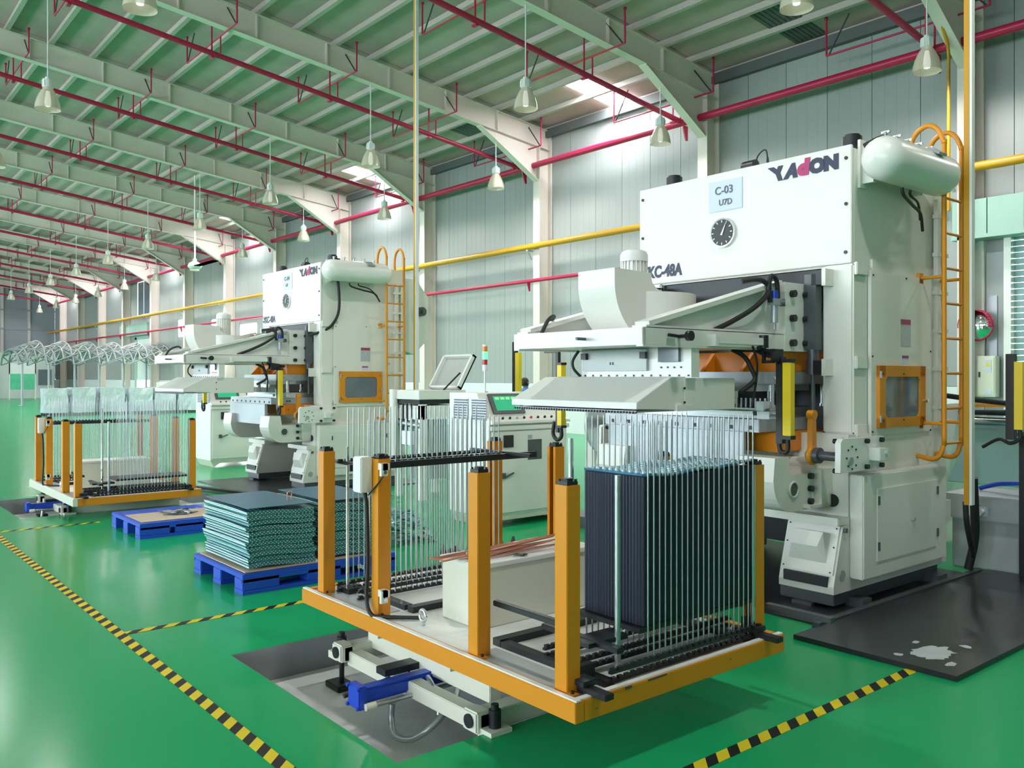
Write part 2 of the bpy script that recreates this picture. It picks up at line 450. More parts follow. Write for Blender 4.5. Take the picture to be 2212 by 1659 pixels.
# roof: panels between purlins over every bay, the far slope behind the camera, skylights
ce = MB()
ce.add([(XE - .3, RIDGE, deck(RIDGE) + .13), (XR + .3, RIDGE, deck(RIDGE) + .13), (XR + .3, YW + .3, deck(YW + .3) + .13), (XE - .3, YW + .3, deck(YW + .3) + .13)], [(0, 1, 2, 3)])
ce.add([(XE - .3, RIDGE, deck(RIDGE) + .13), (XR + .3, RIDGE, deck(RIDGE) + .13), (XR + .3, YB - .3, deck(YB - .3) + .13), (XE - .3, YB - .3, deck(YB - .3) + .13)], [(0, 3, 2, 1)])
ceiling = ce.build('ceiling', 'ceiling', kind='structure', origin=(0, 0, 0), fixn=False)
SKY = [(-15.9 - 11.97 * k - .42, -15.9 - 11.97 * k + .42) for k in range(6)]
SKY_Y = (15.02, 16.93)
src_p = src_u = None
ang = math.atan(SL)
for k in range(len(FX) - 1):
    xa, xb = FX[k + 1], FX[k]
    for j in range(14):
        y1 = YW - j * 1.0; y0 = y1 - 1.0
        z1, z0 = deck(y1), deck(y0)
        hole = None
        if y0 > 14.5:
            for s0, s1 in SKY:
                if s0 > xa and s1 < xb: hole = (s0, s1)
        if hole is None:
            if src_p is None:
                m = MB(); e = .012
                vs = []
                for dz in (0, .06):
                    vs += [(xa + e, y0 + e, z0 + dz), (xb - e, y0 + e, z0 + dz), (xb - e, y1 - e, z1 + dz), (xa + e, y1 - e, z1 + dz)]
                m.add(vs, [(3, 2, 1, 0), (4, 5, 6, 7), (0, 1, 5, 4), (1, 2, 6, 5), (2, 3, 7, 6), (3, 0, 4, 7)])
                src_p = m.build('ceiling_panel', 'ceiling', ceiling); P0 = (xa, y1)
            else: inst(src_p, ceiling, (xa - P0[0], y1 - P0[1], deck(y1) - deck(P0[1])))
        else:
            for a, b in ((xa, hole[0]), (hole[1], xb)):
                m = MB(); e = .012; vs = []
                for dz in (0, .06): vs += [(a + e, y0 + e, z0 + dz), (b - e, y0 + e, z0 + dz), (b - e, y1 - e, z1 + dz), (a + e, y1 - e, z1 + dz)]
                m.add(vs, [(3, 2, 1, 0), (4, 5, 6, 7), (0, 1, 5, 4), (1, 2, 6, 5), (2, 3, 7, 6), (3, 0, 4, 7)])
                m.build('ceiling_panel', 'ceiling', ceiling)
        # purlin under the joint at y1
        zp = deck(y1)
        if src_u is None:
            m = MB(); m.box(xa, xb, y1 - .035, y1 + .035, zp - .13, zp - .004); m.box(xa, xb, y1 - .055, y1 + .055, zp - .145, zp - .13)
            src_u = m.build('purlin', 'purlin', ceiling); U0 = (xa, y1)
        else: inst(src_u, ceiling, (xa - U0[0], y1 - U0[1], zp - deck(U0[1])))
# odd dark grey roof sheets, ribbed
for n_, (a, b, y0, y1) in enumerate(((-10.75, -9.95, 15.1, 16.0), (-10.7, -9.95, 16.05, 16.9), (-21.5, -20.3, 15.1, 15.95))):
    m = MB()
    for i in range(7):
        xx = a + (b - a) * i / 7
        vs = []
        for dz in (-.03, -.004): vs += [(xx + .01, y0, deck(y0) + dz), (xx + (b - a) / 7 - .01, y0, deck(y0) + dz), (xx + (b - a) / 7 - .01, y1, deck(y1) + dz), (xx + .01, y1, deck(y1) + dz)]
        m.add(vs, [(3, 2, 1, 0), (4, 5, 6, 7), (0, 1, 5, 4), (1, 2, 6, 5), (2, 3, 7, 6), (3, 0, 4, 7)])
    m.build('ribbed_roof_sheet', 'ceiling_dark', ceiling, label='dark grey ribbed roof sheet')
for i, (a, b) in enumerate(SKY):
    m = MB(); y0, y1 = SKY_Y; vs = []
    for dz in (-.02, .03): vs += [(a, y0, deck(y0) + dz), (b, y0, deck(y0) + dz), (b, y1, deck(y1) + dz), (a, y1, deck(y1) + dz)]
    m.add(vs, [(3, 2, 1, 0), (4, 5, 6, 7), (0, 1, 5, 4), (1, 2, 6, 5), (2, 3, 7, 6), (3, 0, 4, 7)])
    o = m.build('window_%d' % (i + 1), 'skylight', kind='structure')
    # the same rooflights on the opposite slope
    m2 = MB(); yy = [2 * RIDGE - y for y in SKY_Y]; vs = []
    for dz in (-.02, .03): vs += [(a, yy[0], deck(yy[0]) + dz), (b, yy[0], deck(yy[0]) + dz), (b, yy[1], deck(yy[1]) + dz), (a, yy[1], deck(yy[1]) + dz)]
    m2.add(vs, [(0, 1, 2, 3), (7, 6, 5, 4), (4, 5, 1, 0), (5, 6, 2, 1), (6, 7, 3, 2), (7, 4, 0, 3)])
    m2.build('window_%d' % (i + 11), 'skylight', kind='structure')
# eave strut along the wall head
B(XE, XR, YW - .16, YW - .02, 8.62, 8.86).build('trim_30', 'ceiling_dark', kind='structure')

# steel portal frames
def portal(k, x):
    t = thing('trim_%d' % (k + 1), None, None, (x, YW - .3, 0), kind='structure')
    m = MB(); m.box(x - .14, x + .14, YW - .06, YW - .04 + .03, 0, 8.75); m.box(x - .14, x + .14, YW - .5, YW - .475, 0, 8.3); m.box(x - .012, x + .012, YW - .475, YW - .06, 0, 8.3)
    m.build('column', 'frame_paint', t)
    m = MB()
    def sl(y0, y1, d0, d1, x0, x1):
        vs = [(x0, y0, deck(y0) + d0), (x1, y0, deck(y0) + d0), (x1, y1, deck(y1) + d0), (x0, y1, deck(y1) + d0), (x0, y0, deck(y0) + d1), (x1, y0, deck(y0) + d1), (x1, y1, deck(y1) + d1), (x0, y1, deck(y1) + d1)]
        m.add(vs, [(0, 3, 2, 1), (4, 5, 6, 7), (0, 1, 5, 4), (1, 2, 6, 5), (2, 3, 7, 6), (3, 0, 4, 7)])
    sl(RIDGE, YW - .06, -.165, -.15, x - .11, x + .11)
    sl(RIDGE, YW - .06, -.72, -.705, x - .11, x + .11)
    sl(RIDGE, YW - .06, -.705, -.165, x - .008, x + .008)
    m.build('rafter', 'frame_paint', t)
    for j in range(9):
        y = 15.0 - j * 1.75
        m2 = MB(); m = m2; sl(y - .012, y + .012, -.705, -.165, x - .10, x + .10)
        m2.build('stiffener', 'frame_paint', t)
    m = MB()
    y0, y1 = YW - 2.6, YW - .47
    z0 = deck(y0) - .72; z1 = deck(y1) - .72
    m.prism([(y0, z0), (y1, z1), (y1, z1 - 1.0), (y1 - .02, z1 - 1.0)], 'X', x - .008, x + .008)
    vs = [(x - .11, y0, z0), (x + .11, y0, z0), (x + .11, y1, z1 - 1.0), (x - .11, y1, z1 - 1.0)]
    m.add(vs + [Vector(v) + Vector((0, 0, -.015)) for v in vs], [(0, 1, 2, 3), (7, 6, 5, 4), (0, 4, 5, 1), (1, 5, 6, 2), (2, 6, 7, 3), (3, 7, 4, 0)])
    m.build('haunch', 'frame_paint', t)
    # opposite half
    m = MB(); sl(YB, RIDGE, -.72, -.15, x - .09, x + .09); m.build('rafter', 'frame_paint', t)
    return t
for k, x in enumerate(FX): portal(k, x)

# windows and doors in the long wall
def win(n, a, b, z0, z1, cols, rows):
    t = thing('window_%d' % n, None, None, ((a + b) / 2, YW, z0), kind='structure')
    m = MB()
    m.box(a, b, YW + .02, YW + .12, z0, z0 + .06); m.box(a, b, YW + .02, YW + .12, z1 - .06, z1)
    m.box(a, a + .06, YW + .02, YW + .12, z0, z1); m.box(b - .06, b, YW + .02, YW + .12, z0, z1)
    for i in range(1, cols): xx = a + (b - a) * i / cols; m.box(xx - .025, xx + .025, YW + .03, YW + .11, z0, z1)
    for i in range(1, rows): zz = z0 + (z1 - z0) * i / rows; m.box(a, b, YW + .03, YW + .11, zz - .025, zz + .025)
    m.build('window_frame', 'grey_paint', t)
win(21, -46.1, -43.4, 2.4, 4.75, 2, 2); win(22, -42.2, -40.0, 2.4, 4.3, 2, 1); win(23, -51.4, -49.2, 3.9, 5.0, 2, 1); win(24, -38.3, -36.9, 2.4, 4.3, 1, 1)
# tall glazing above the far door
t = thing('window_25', None, None, (-57.3, YW, 5.6), kind='structure')
for i in range(3):
    B(-59.1 + 1.23 * i, -57.95 + 1.23 * i, YW + .02, YW + .05, 5.65, 7.75).build('window_pane', 'window_glass', t)
# far door: open, with a jamb frame and mint flashing
t = thing('door_2', None, None, (-57.3, YW, 0), kind='structure')
m = MB(); m.box(-59.5, -59.1, YW - .08, YW + .2, 0, 4.2); m.box(-55.5, -55.1, YW - .08, YW + .2, 0, 4.2); m.box(-59.5, -55.1, YW - .08, YW + .2, 4.05, 4.25)
m.build('door_frame', 'mint', t)
for i in range(10): B(-62.2 + .6 * i, -61.62 + .6 * i, YW - .3, YW - .02, 4.3, 5.05).build('flashing_panel', 'mint', t)
B(-57.9, -57.82, YW + .05, YW + .1, 0, 4.05).build('door_mullion', 'grey_paint', t)
B(-57.82, -55.5, YW + .06, YW + .09, 0, 1.0).build('door_leaf', 'white', t)
# near roller door on the right
t = thing('door_1', None, None, (-4.7, YW, 0), kind='structure')
m = MB(); m.box(-6.42, -6.30, YW - .16, YW + .05, 0, 4.2); m.box(-2.3, -2.18, YW - .16, YW + .05, 0, 4.2)
m.build('guide_rail', 'machine_white', t)
for i in range(38): B(-6.30, -2.3, YW + .0, YW + .03, 0.02 + i * .11, 0.12 + i * .11).build('slat', 'slat', t)
m = MB(); m.box(-7.06, -6.78, YW - .12, YW, 0, 4.2); m.build('door_post', 'machine_white', t)
B(-6.76, -6.44, YW - .05, YW - .02, 0, 3.9).build('jamb_panel', 'grey_paint', t)
B(-6.70, -6.56, YW - .09, YW - .05, 1.4, 3.1).build('jamb_strip', 'grey_metal', t)
for i in range(9): B(-7.2 + .62 * i, -6.60 + .62 * i, YW - .45, YW - .02, 4.2, 4.85).build('flashing_panel', 'mint', t)
B(-7.2, -1.6, YW - .5, YW - .02, 4.13, 4.2).build('flashing_lip', 'mint', t)
# portals help the daylight through openings
def portal_light(x, y, z, sx, sz, roty):
    l = bpy.data.lights.new('daylight_portal', 'AREA'); l.shape = 'RECTANGLE'; l.size = sx; l.size_y = sz; l.cycles.is_portal = True
    o = bpy.data.objects.new('daylight_portal', l); C.objects.link(o); o.location = (x, y, z); o.rotation_euler = roty
for a, b, z0, z1 in WO: portal_light((a + b) / 2, YB - .02, (z0 + z1) / 2, b - a, z1 - z0, (PI / 2, 0, 0))
for a, b, z0, z1 in OPEN[1:6]: portal_light((a + b) / 2, YW + .2, (z0 + z1) / 2, b - a, z1 - z0, (-PI / 2, 0, 0))

# ================================================================== PIPES AND LAMPS
YP = YW - .62
m = MB(); m.cyl((XE + .3, YP, 7.73), (XR - .3, YP, 7.73), .085, n=14)
root = thing('sprinkler_main', 'thick red sprinkler main running along the long wall below the eaves', 'pipe', (-30, YP, 7.6))
m.build('pipe', 'red', root)
for x in FX[1:]:
    MB().prism([(YP - .05, 7.64), (YP + .12, 7.64), (YP + .12, 7.30), (YP + .06, 7.30)], 'X', x - .47, x - .43).build('bracket', 'red', root)
m = MB(); m.cyl((XE + .3, YP + .1, 4.42), (-8.2, YP + .1, 4.42), .055, n=10)
root = thing('low_red_pipe', 'thin red pipe along the long wall below the yellow pipe', 'pipe', (-30, YP + .1, 4.36))
m.build('pipe', 'red', root)
for x in FX[3:]:
    MB().prism([(YP, 4.37), (YP + .12, 4.37), (YP + .12, 4.12), (YP + .08, 4.12)], 'X', x - .3, x - .27).build('bracket', 'red', root)
root = thing('yellow_pipe', 'yellow gas pipe running along the whole long wall at mid height', 'pipe', (-30, YP, 5.3))
MB().cyl((XE + .3, YP, 5.40), (XR - .3, YP, 5.40), .085, n=14).build('pipe', 'yellow', root)
for x in FX[1:]:
    MB().box(x - .2, x - .15, YP - .1, YW - .05, 5.27, 5.31).box(x - .2, x - .15, YP - .02, YP + .02, 5.0, 5.3, rx=.6).build('bracket', 'grey_paint', root)

def branch(x):
    xb = x - .5
    root = thing('sprinkler_branch', '', 'pipe', (xb, 8, 7.7), 'red sprinkler branch pipes under the roof')
    def mz(y): return 7.73 + .132 * (YP - y)
    MB().cyl((xb, YP - .09, mz(YP - .09)), (xb, RIDGE, mz(RIDGE)), .062, n=10).build('pipe', 'red', root)
    first = None
    for j in range(5):
        y = 16.2 - 2.95 * j
        z = mz(y) + .42; zr = deck(y) - .1
        m = MB(); m.cyl((xb - 2.1, y, z), (xb + 1.05, y, z), .02, n=6); m.cyl((xb - 2.1, y, z), (xb - 2.1, y, zr - .03), .02, n=6); m.cyl((xb + 1.05, y, z), (xb + 1.05, y, zr - .03), .02, n=6)
        m.cyl((xb + .09, y, mz(y)), (xb + .09, y, z), .018, n=6)
        m.cyl((xb - 2.1, y, zr - .03), (xb - 2.1, y, zr + .02), .035, n=6); m.cyl((xb + 1.05, y, zr - .03), (xb + 1.05, y, zr + .02), .035, n=6)
        m.build('sprinkler_arm', 'red', root)
        m = MB(); m.box(xb - .012, xb + .012, y - .18, y - .15, mz(y) - .08, deck(y) - .16); m.box(xb - .07, xb + .07, y - .2, y - .13, mz(y) - .1, mz(y) - .06)
        m.build('hanger', 'red', root)
        CY((xb + 1.0, y, z), (xb + .45, y, deck(y) - .17), .017, n=5).build('brace', 'brace_dark', root)
        CY((xb - 2.05, y, z), (xb - 1.6, y, deck(y) - .15), .017, n=5).build('brace', 'brace_dark', root)
    return root
bsrc = branch(FX[2])
for k in range(1, len(FX)):
    o = bsrc if k == 2 else copy_tree(bsrc)
    if k != 2: o.location.x = FX[k] - .5
    o['label'] = 'red sprinkler branch pipe with raised sprinkler arms beside the %s roof beam from the right' % ORDS[k - 1]

def make_lamp(x, y):
    zb = 6.87
    root = thing('pendant_lamp', '', 'lamp', (x, y, zb), 'bell-shaped pendant lamps under the roof')
    CY((x, y, zb + .62), (x, y, deck(y) - .72), .014, n=6).build('rod', 'lamp_white', root)
    m = MB(); m.cyl((x, y, zb + .42), (x, y, zb + .58), .10, n=16); m.cyl((x, y, zb + .58), (x, y, zb + .63), .05, n=12)
    for i in range(8):
        a = i * PI / 4; m.box(x + .1 * math.cos(a) - .008, x + .1 * math.cos(a) + .008, y + .1 * math.sin(a) - .008, y + .1 * math.sin(a) + .008, zb + .44, zb + .56)
    m.build('ballast_cap', 'lamp_white', root)
    MB().lathe((x, y, zb), [(.235, 0), (.225, .10), (.19, .22), (.14, .33), (.095, .40), (.07, .43)], 22).build('shade', 'lamp_glass', root, fixn=False)
    MB().lathe((x, y, zb), [(.001, .05), (.05, .07), (.062, .14), (.05, .25), (.035, .36)], 12).build('bulb', 'bulb', root)
    return root
lsrc = None
def lamp_light(x, y, z, p):
    l = bpy.data.lights.new('pendant_light', 'AREA'); l.shape = 'DISK'; l.size = .42; l.energy = p; l.color = (1.0, 0.985, 0.93); l.spread = PI
    o = bpy.data.objects.new('pendant_light', l); C.objects.link(o); o.location = (x, y, z)
    return o
ROWS = ((15.0, 'nearest the wall'), (11.0, 'in the middle row'), (3.75, 'farthest from the wall'))
for y, rn in ROWS:
    for k in range(1, len(FX)):
        x = FX[k]
        if lsrc is None: o = lsrc = make_lamp(x, y); L0 = (x, y)
        else:
            o = copy_tree(lsrc); o.location = (x, y, 6.87)
            for ch in list(o.children):
                if ch.type == 'LIGHT':
                    bpy.data.objects.remove(ch); continue
                if ch.name.startswith('rod') and y != L0[1]:
                    ch.scale.z = 1
                    ch.data = ch.data.copy()
                    for v in ch.data.vertices:
                        if v.co.z > 1.0: v.co.z += deck(y) - deck(L0[1])
        o['label'] = 'bell pendant lamp %s, below the %s roof beam from the right' % (rn, ORDS[k - 1])
        if x > -62:
            ll = lamp_light(x, y, 6.86, LAMP_W); ll.parent = o; ll.location = (0, 0, -.01)
# ceiling fan far along the hall
root = thing('ceiling_fan', 'large white ceiling fan hanging far down the hall', 'fan', (-31.4, 11.0, 5.5))
CY((-31.4, 11, 5.75), (-31.4, 11, 8.9), .03).build('rod', 'white', root)
MB().lathe((-31.4, 11, 5.5), [(.001, 0), (.2, .03), (.26, .12), (.2, .22), (.05, .3)], 16).build('hub', 'white', root)
for i in range(3):
    a = .35 + i * 2 * PI / 3
    MB().box(-31.4 + .25, -31.4 + 2.0, 10.88, 11.12, 5.6, 5.625).build('blade', 'white', root)
    bl = root.children[-1]; bl.rotation_euler = (0, 0, a)

# ================================================================== STAMPING PRESS
def arc(cx_, cy_, r, a0, a1, n): return [(cx_ + r * math.cos(a0 + (a1 - a0) * i / n), cy_ + r * math.sin(a0 + (a1 - a0) * i / n)) for i in range(n + 1)]

def make_press():
    R = thing('stamping_press', 'tall cream fin press marked C-03 standing behind the loaded orange rack', 'press', (-4.145, 6.4, 0), 'cream fin presses')
    XL, XRt = -5.14, -3.15
    mid = (XL + XRt) / 2
    def mir(x): return 2 * mid - x
    def bx(m, x0, x1, *a): return m.box(min(x0, x1), max(x0, x1), *a)
    # ---- feet
    for side in (1, -1):
        f = (lambda x: x) if side == 1 else mir
        bx(MB(), f(-3.57), f(-3.15), 5.44, 6.98, 0.035, .12).build('base_block', 'dark_steel', R, bevel=.004)
        for q_ in ((f(-3.45), f(-3.30), 5.40, 5.62, 0.012, .035), (f(-3.2), f(-3.04), 5.62, 5.74, 0.012, .07), (f(-3.2), f(-3.04), 6.75, 6.9, 0.012, .07)):
            bx(MB(), *q_).build('foot_pad', 'dark_steel', R)
        prof = [(5.41, .12), (5.41, .17), (5.43, .245), (5.53, .575), (5.60, .60), (5.60, 1.2), (7.1, 1.2), (7.1, .12)]
        m = MB(); m.prism(prof, 'X', min(f(-3.56), f(-3.135)), max(f(-3.56), f(-3.135))); m.build('lower_frame', 'press', R)
        lf = R.children[-1]
        bx(MB(), f(-3.74), f(-3.13), 5.46, 5.61, .58, .635).build('ledge', 'press', lf, bevel=.006)
        # slanted access cover with raised middle
        def slan(y, out=0.0):  # point on slanted face by height
            return y
        n_ = Vector((0, -.957, .290)); 
        def sp(x, t, o): return Vector((x, 5.43 + .10 * t, .245 + .33 * t)) + n_ * o
        xa, xb = min(f(-3.55), f(-3.15)), max(f(-3.55), f(-3.15))
        m = MB(); q = [sp(xa, 0, 0), sp(xb, 0, 0), sp(xb, 1, 0), sp(xa, 1, 0), sp(xa, 0, .012), sp(xb, 0, .012), sp(xb, 1, .012), sp(xa, 1, .012)]
        m.add(q, [(0, 3, 2, 1), (4, 5, 6, 7), (0, 1, 5, 4), (1, 2, 6, 5), (2, 3, 7, 6), (3, 0, 4, 7)])
        cv = m.build('foot_cover', 'machine_white', R)
        ia, ib = xa + .05, xb - .06
        m = MB(); q = [sp(ia, .22, .012), sp(ib, .22, .012), sp(ib, .80, .012), sp(ia, .80, .012), sp(ia + .04, .50, .075), sp(ib - .05, .50, .075), sp(ib - .02, .80, .075), sp(ia + .02, .80, .075)]
        m.add(q, [(4, 5, 6, 7), (0, 1, 5, 4), (1, 2, 6, 5), (2, 3, 7, 6), (3, 0, 4, 7)])
        m.build('raised_hood', 'machine_white', cv)
        for xx in (xa + .02, xb - .02):
            for tt in (.05, .55, .93): CY(sp(xx, tt, .012), sp(xx, tt, .017), .006, n=6).build('screw', 'black', cv)
        bx(MB(), xa + .03, xb - .03, 5.404, 5.45, .165, .235).build('slot', 'black', lf)  # flush black box, shade of the recess put into its colour
        CY((f(-3.137), 5.52, .24), (f(-3.130), 5.52, .24), .035, n=16).build('lifting_hole', 'grey_paint', lf)
        CY((f(-3.25), 5.603, .735), (f(-3.25), 5.590, .735), .045, n=18).build('round_hole', 'black', lf)
        bx(MB(), f(-3.135), f(-3.115), 5.53, 5.56, .53, .56).build('nozzle', 'dark_steel', lf)
        # side cabinet with door
        cb = bx(MB(), f(-3.135), f(-3.03), 5.61, 6.87, .207, .925).build('side_cabinet', 'press', R, bevel=.008)
        dr = bx(MB(), f(-3.03), f(-3.022), 5.79, 6.70, .315, .82).build('door', 'press', cb)
        for zz in (.42, .74):
            for yy in (5.80, 6.69): bx(MB(), f(-3.022), f(-3.012), yy - .008, yy + .008, zz - .03, zz + .03).build('hinge', 'dark_steel', cb)
        CY((f(-3.022), 6.3, .56), (f(-3.005), 6.3, .56), .014, n=10).build('latch', 'chrome', cb)
        bx(MB(), f(-3.135), f(-3.10), 6.87, 7.1, .45, .62).build('rear_lug', 'press', R)
        # pillars
        bx(MB(), f(-3.385), f(-3.15), 5.69, 6.0, 1.2, 2.40).build('pillar', 'press', R, bevel=.012)
        bx(MB(), f(-3.22), f(-3.145), 5.95, 7.1, 1.2, 2.45).build('side_wall', 'press', R)
        for zz in (1.18, 1.66, 2.32): bx(MB(), f(-3.15), f(-3.125), 5.70, 5.85, zz, zz + .09).build('pillar_lug', 'press', R, bevel=.005)
        sp_ = bx(MB(), f(-3.145), f(-3.12), 5.88, 6.81, 1.18, 2.365).build('side_panel', 'press', R, bevel=.004)
        for yy, zz in ((5.90, 1.21), (6.79, 1.19), (5.90, 1.75), (5.91, 2.33), (6.4, 2.34), (6.79, 1.8)): CY((f(-3.12), yy, zz), (f(-3.114), yy, zz), .007, n=6).build('screw', 'black', sp_)
        # inspection window
        m = MB()
        y0, y1, z0, z1 = 5.96, 6.66, 1.235, 1.685
        bx(m, f(-3.12), f(-3.095), y0, y0 + .085, z0, z1); bx(m, f(-3.12), f(-3.095), y1 - .085, y1, z0, z1); bx(m, f(-3.12), f(-3.095), y0, y1, z0, z0 + .07); bx(m, f(-3.12), f(-3.095), y0, y1, z1 - .08, z1)
        for cy_, cz_, sy, sz in ((y0 + .085, z0 + .07, 1, 1), (y1 - .085, z0 + .07, -1, 1), (y0 + .085, z1 - .08, 1, -1), (y1 - .085, z1 - .08, -1, -1)):
            m.prism([(cy_, cz_), (cy_ + sy * .03, cz_), (cy_, cz_ + sz * .03)], 'X', min(f(-3.118), f(-3.096)), max(f(-3.118), f(-3.096)))
        wn = m.build('inspection_window', 'orange', R)
        bx(MB(), f(-3.119), f(-3.108), y0 + .08, y1 - .08, z0 + .065, z1 - .075).build('pane', 'window_glass', wn)
        CY((f(-3.095), y1 - .03, 1.42), (f(-3.06), y1 - .03, 1.42), .014, n=10).build('knob', 'chrome', wn)
        for zz in (1.30, 1.62): bx(MB(), f(-3.095), f(-3.088), y0 + .0, y0 + .02, zz - .025, zz + .025).build('hinge', 'chrome', wn)
        for yy in (y0 + .04, 6.31, y1 - .04):
            for zz in (z0 + .05, z1 - .06): CY((f(-3.095), yy, zz), (f(-3.090), yy, zz), .006, n=6).build('screw', 'black', wn)
        # warning stickers
        bx(MB(), f(-3.12), f(-3.118), 6.31, 6.47, 1.83, 2.035).build('warning_sticker', 'label_grey', R); st = R.children[-1]
        bx(MB(), f(-3.118), f(-3.1165), 6.315, 6.465, 1.995, 2.032).build('sticker_band', 'label_red', st)
        bx(MB(), f(-3.12), f(-3.118), 6.33, 6.435, 1.70, 1.765).build('warning_sticker', 'paper', R); st = R.children[-1]
        bx(MB(), f(-3.118), f(-3.1165), 6.333, 6.432, 1.742, 1.762).build('sticker_band', 'label_red', st)
        # tie rod with black clamps
        m = MB(); bx(m, f(-3.475), f(-3.385), 5.60, 5.68, 1.80, 2.34); m.cyl((f(-3.43), 5.64, 1.80), (f(-3.43), 5.64, 1.62), .042, n=14); m.cyl((f(-3.43), 5.64, 1.62), (f(-3.43), 5.64, 1.36), .016, n=10); m.cyl((f(-3.43), 5.64, 1.73), (f(-3.43), 5.64, 1.62), .047, n=14)
        m.build('lift_cylinder', 'dark_steel', R)
        for zz in (2.26, 1.62): 
            bx(MB(), f(-3.42), f(-3.33), 5.60, 5.69, zz, zz + .10).build('clamp', 'black', R)
            bx(MB(), f(-3.33), f(-3.30), 5.585, 5.70, zz - .01, zz + .11).build('clamp_plate', 'press', R)
    # ---- rear and inner frame
    B(-4.95, -3.35, 6.85, 7.05, .12, 2.4).build('dark_back_panel', 'dark_steel', R)  # dark colour paints in the shade of the interior between the pillars
    B(-4.72, -3.57, 5.75, 6.9, .80, 1.05).build('bed', 'press', R)
    B(-4.93, -3.40, 5.74, 6.8, 2.2, 2.385).build('dark_gap_block', 'black_steel', R)  # black block painting in the shaded gap below the head
    # ---- head
    hd = B(XL + .01, XRt - .01, 5.715, 7.1, 2.39, 3.22).build('head', 'press', R, bevel=.01)
    B(XL + .01, XRt - .005, 5.95, 6.9, 2.35, 2.385).build('head_seam', 'press', hd)
    fp = B(XL - .005, XRt - .012, 5.69, 5.715, 2.405, 3.238).build('front_panel', 'press', R, bevel=.005)
    for xx, zz in ((-3.201, 3.147), (-3.201, 2.824), (-3.205, 2.483), (-5.105, 3.149), (-5.105, 2.814), (-5.105, 2.483)):
        CY((xx, 5.69, zz), (xx, 5.682, zz), .013, n=8).build('screw', 'black', fp)
    # logo
    text('logo_letters', 'Y', .128, 'navy', fp, (-3.775, 5.688, 3.092), shear=-.35, bold=.012, sx=1.05)
    text('logo_letters', 'A', .128, 'navy', fp, (-3.685, 5.687, 3.092), shear=.25, bold=.012, sx=1.0)
    text('logo_letters', 'd', .150, 'magenta', fp, (-3.585, 5.686, 3.094), shear=.1, bold=.012, sx=1.15)
    text('logo_letters', 'O', .130, 'navy', fp, (-3.487, 5.688, 3.092), bold=.012, sx=1.1)
    text('logo_letters', 'N', .130, 'navy', fp, (-3.372, 5.688, 3.092), bold=.012, sx=1.1)
    text('model_letters', 'YKC-48A', .135, 'navy', fp, (-5.115, 5.688, 2.462), shear=.08, bold=.006, sx=.82)
    # gauge
    g = CY((-4.246, 5.69, 2.753), (-4.246, 5.665, 2.753), .118, n=32).build('gauge', 'chrome', R)
    CY((-4.246, 5.666, 2.753), (-4.246, 5.662, 2.753), .104, n=32).build('gauge_face', 'black', g)
    m = MB()
    for i in range(12):
        a = i * PI / 6; c_, s_ = math.cos(a), math.sin(a)
        m.add([(-4.246 + .098 * c_ + .004 * s_, 5.660, 2.753 + .098 * s_ - .004 * c_), (-4.246 + .098 * c_ - .004 * s_, 5.660, 2.753 + .098 * s_ + .004 * c_), (-4.246 + .08 * c_ - .004 * s_, 5.660, 2.753 + .08 * s_ + .004 * c_), (-4.246 + .08 * c_ + .004 * s_, 5.660, 2.753 + .08 * s_ - .004 * c_)], [(0, 1, 2, 3)])
    o_ = m.build('dial_mark', 'white', g, fixn=False); o_['kind'] = 'stuff'
    MB().prism([(-4.258, 2.735), (-4.24, 2.73), (-4.196, 2.845)], 'Y', 5.656, 5.659).build('needle', 'white', g)
    # crown nuts and sensor on top
    for xx in (-3.30, -4.97):
        m = MB(); m.cyl((xx, 5.95, 3.22), (xx, 5.95, 3.27), .12, n=20); m.cyl((xx, 5.95, 3.27), (xx, 5.95, 3.36), .07, n=16); m.cyl((xx, 5.95, 3.36), (xx, 5.95, 3.375), .055, n=16); m.build('crown_nut', 'black_steel', R)
    m = MB(); m.box(-4.25, -4.12, 5.9, 6.05, 3.22, 3.26); m.cyl((-4.25, 5.97, 3.31), (-4.14, 5.97, 3.31), .055, n=14); m.build('sensor', 'black', R); sn_ = R.children[-1]
    TU([(-4.12, 5.95, 3.27), (-4.08, 5.9, 3.36), (-4.0, 5.9, 3.40), (-3.98, 5.9, 3.25)], .006).build('cable', 'rubber', sn_)
    CY((-3.98, 5.9, 3.23), (-3.985, 5.9, 3.34), .018, .008, n=8).build('probe', 'black', sn_)
    # ---- air tank on the right side of the head
    tk = MB(); pr = [(.001, 0), (.07, .015), (.12, .05), (.148, .11), (.152, .16), (.152, .94), (.148, .99), (.12, 1.05), (.07, 1.085), (.001, 1.10)]
    vs = []; fs = []; n = 24
    for r, t in pr:
        for i in range(n): vs.append((-2.96 + r * math.cos(2 * PI * i / n), 5.62 + t, 3.11 + r * math.sin(2 * PI * i / n)))
    for j in range(len(pr) - 1):
        for i in range(n): fs.append((j * n + i, j * n + (i + 1) % n, (j + 1) * n + (i + 1) % n, (j + 1) * n + i))
    tk.add(vs, fs, True); tank = tk.build('air_tank', 'machine_white', R)
    for yy in (5.80, 6.5): 
        B(-3.16, -3.06, yy, yy + .03, 2.97, 3.25).build('bracket', 'press', tank)
        B(-3.16, -3.14, yy - .03, yy + .05, 2.94, 3.28).build('bracket_plate', 'press', tank)
    for i in range(5):
        y = 5.8 + .16 * i
        m = MB(); m.cyl((-2.97, y, 3.255), (-2.97, y, 3.30), .014, n=8); m.box(-3.0, -2.94, y - .008, y + .008, 3.29, 3.305); m.build('valve', 'chrome', tank)
    B(-2.90, -2.80, 6.25, 6.37, 3.215, 3.235, ry=.6).build('nameplate', 'grey_metal', tank)
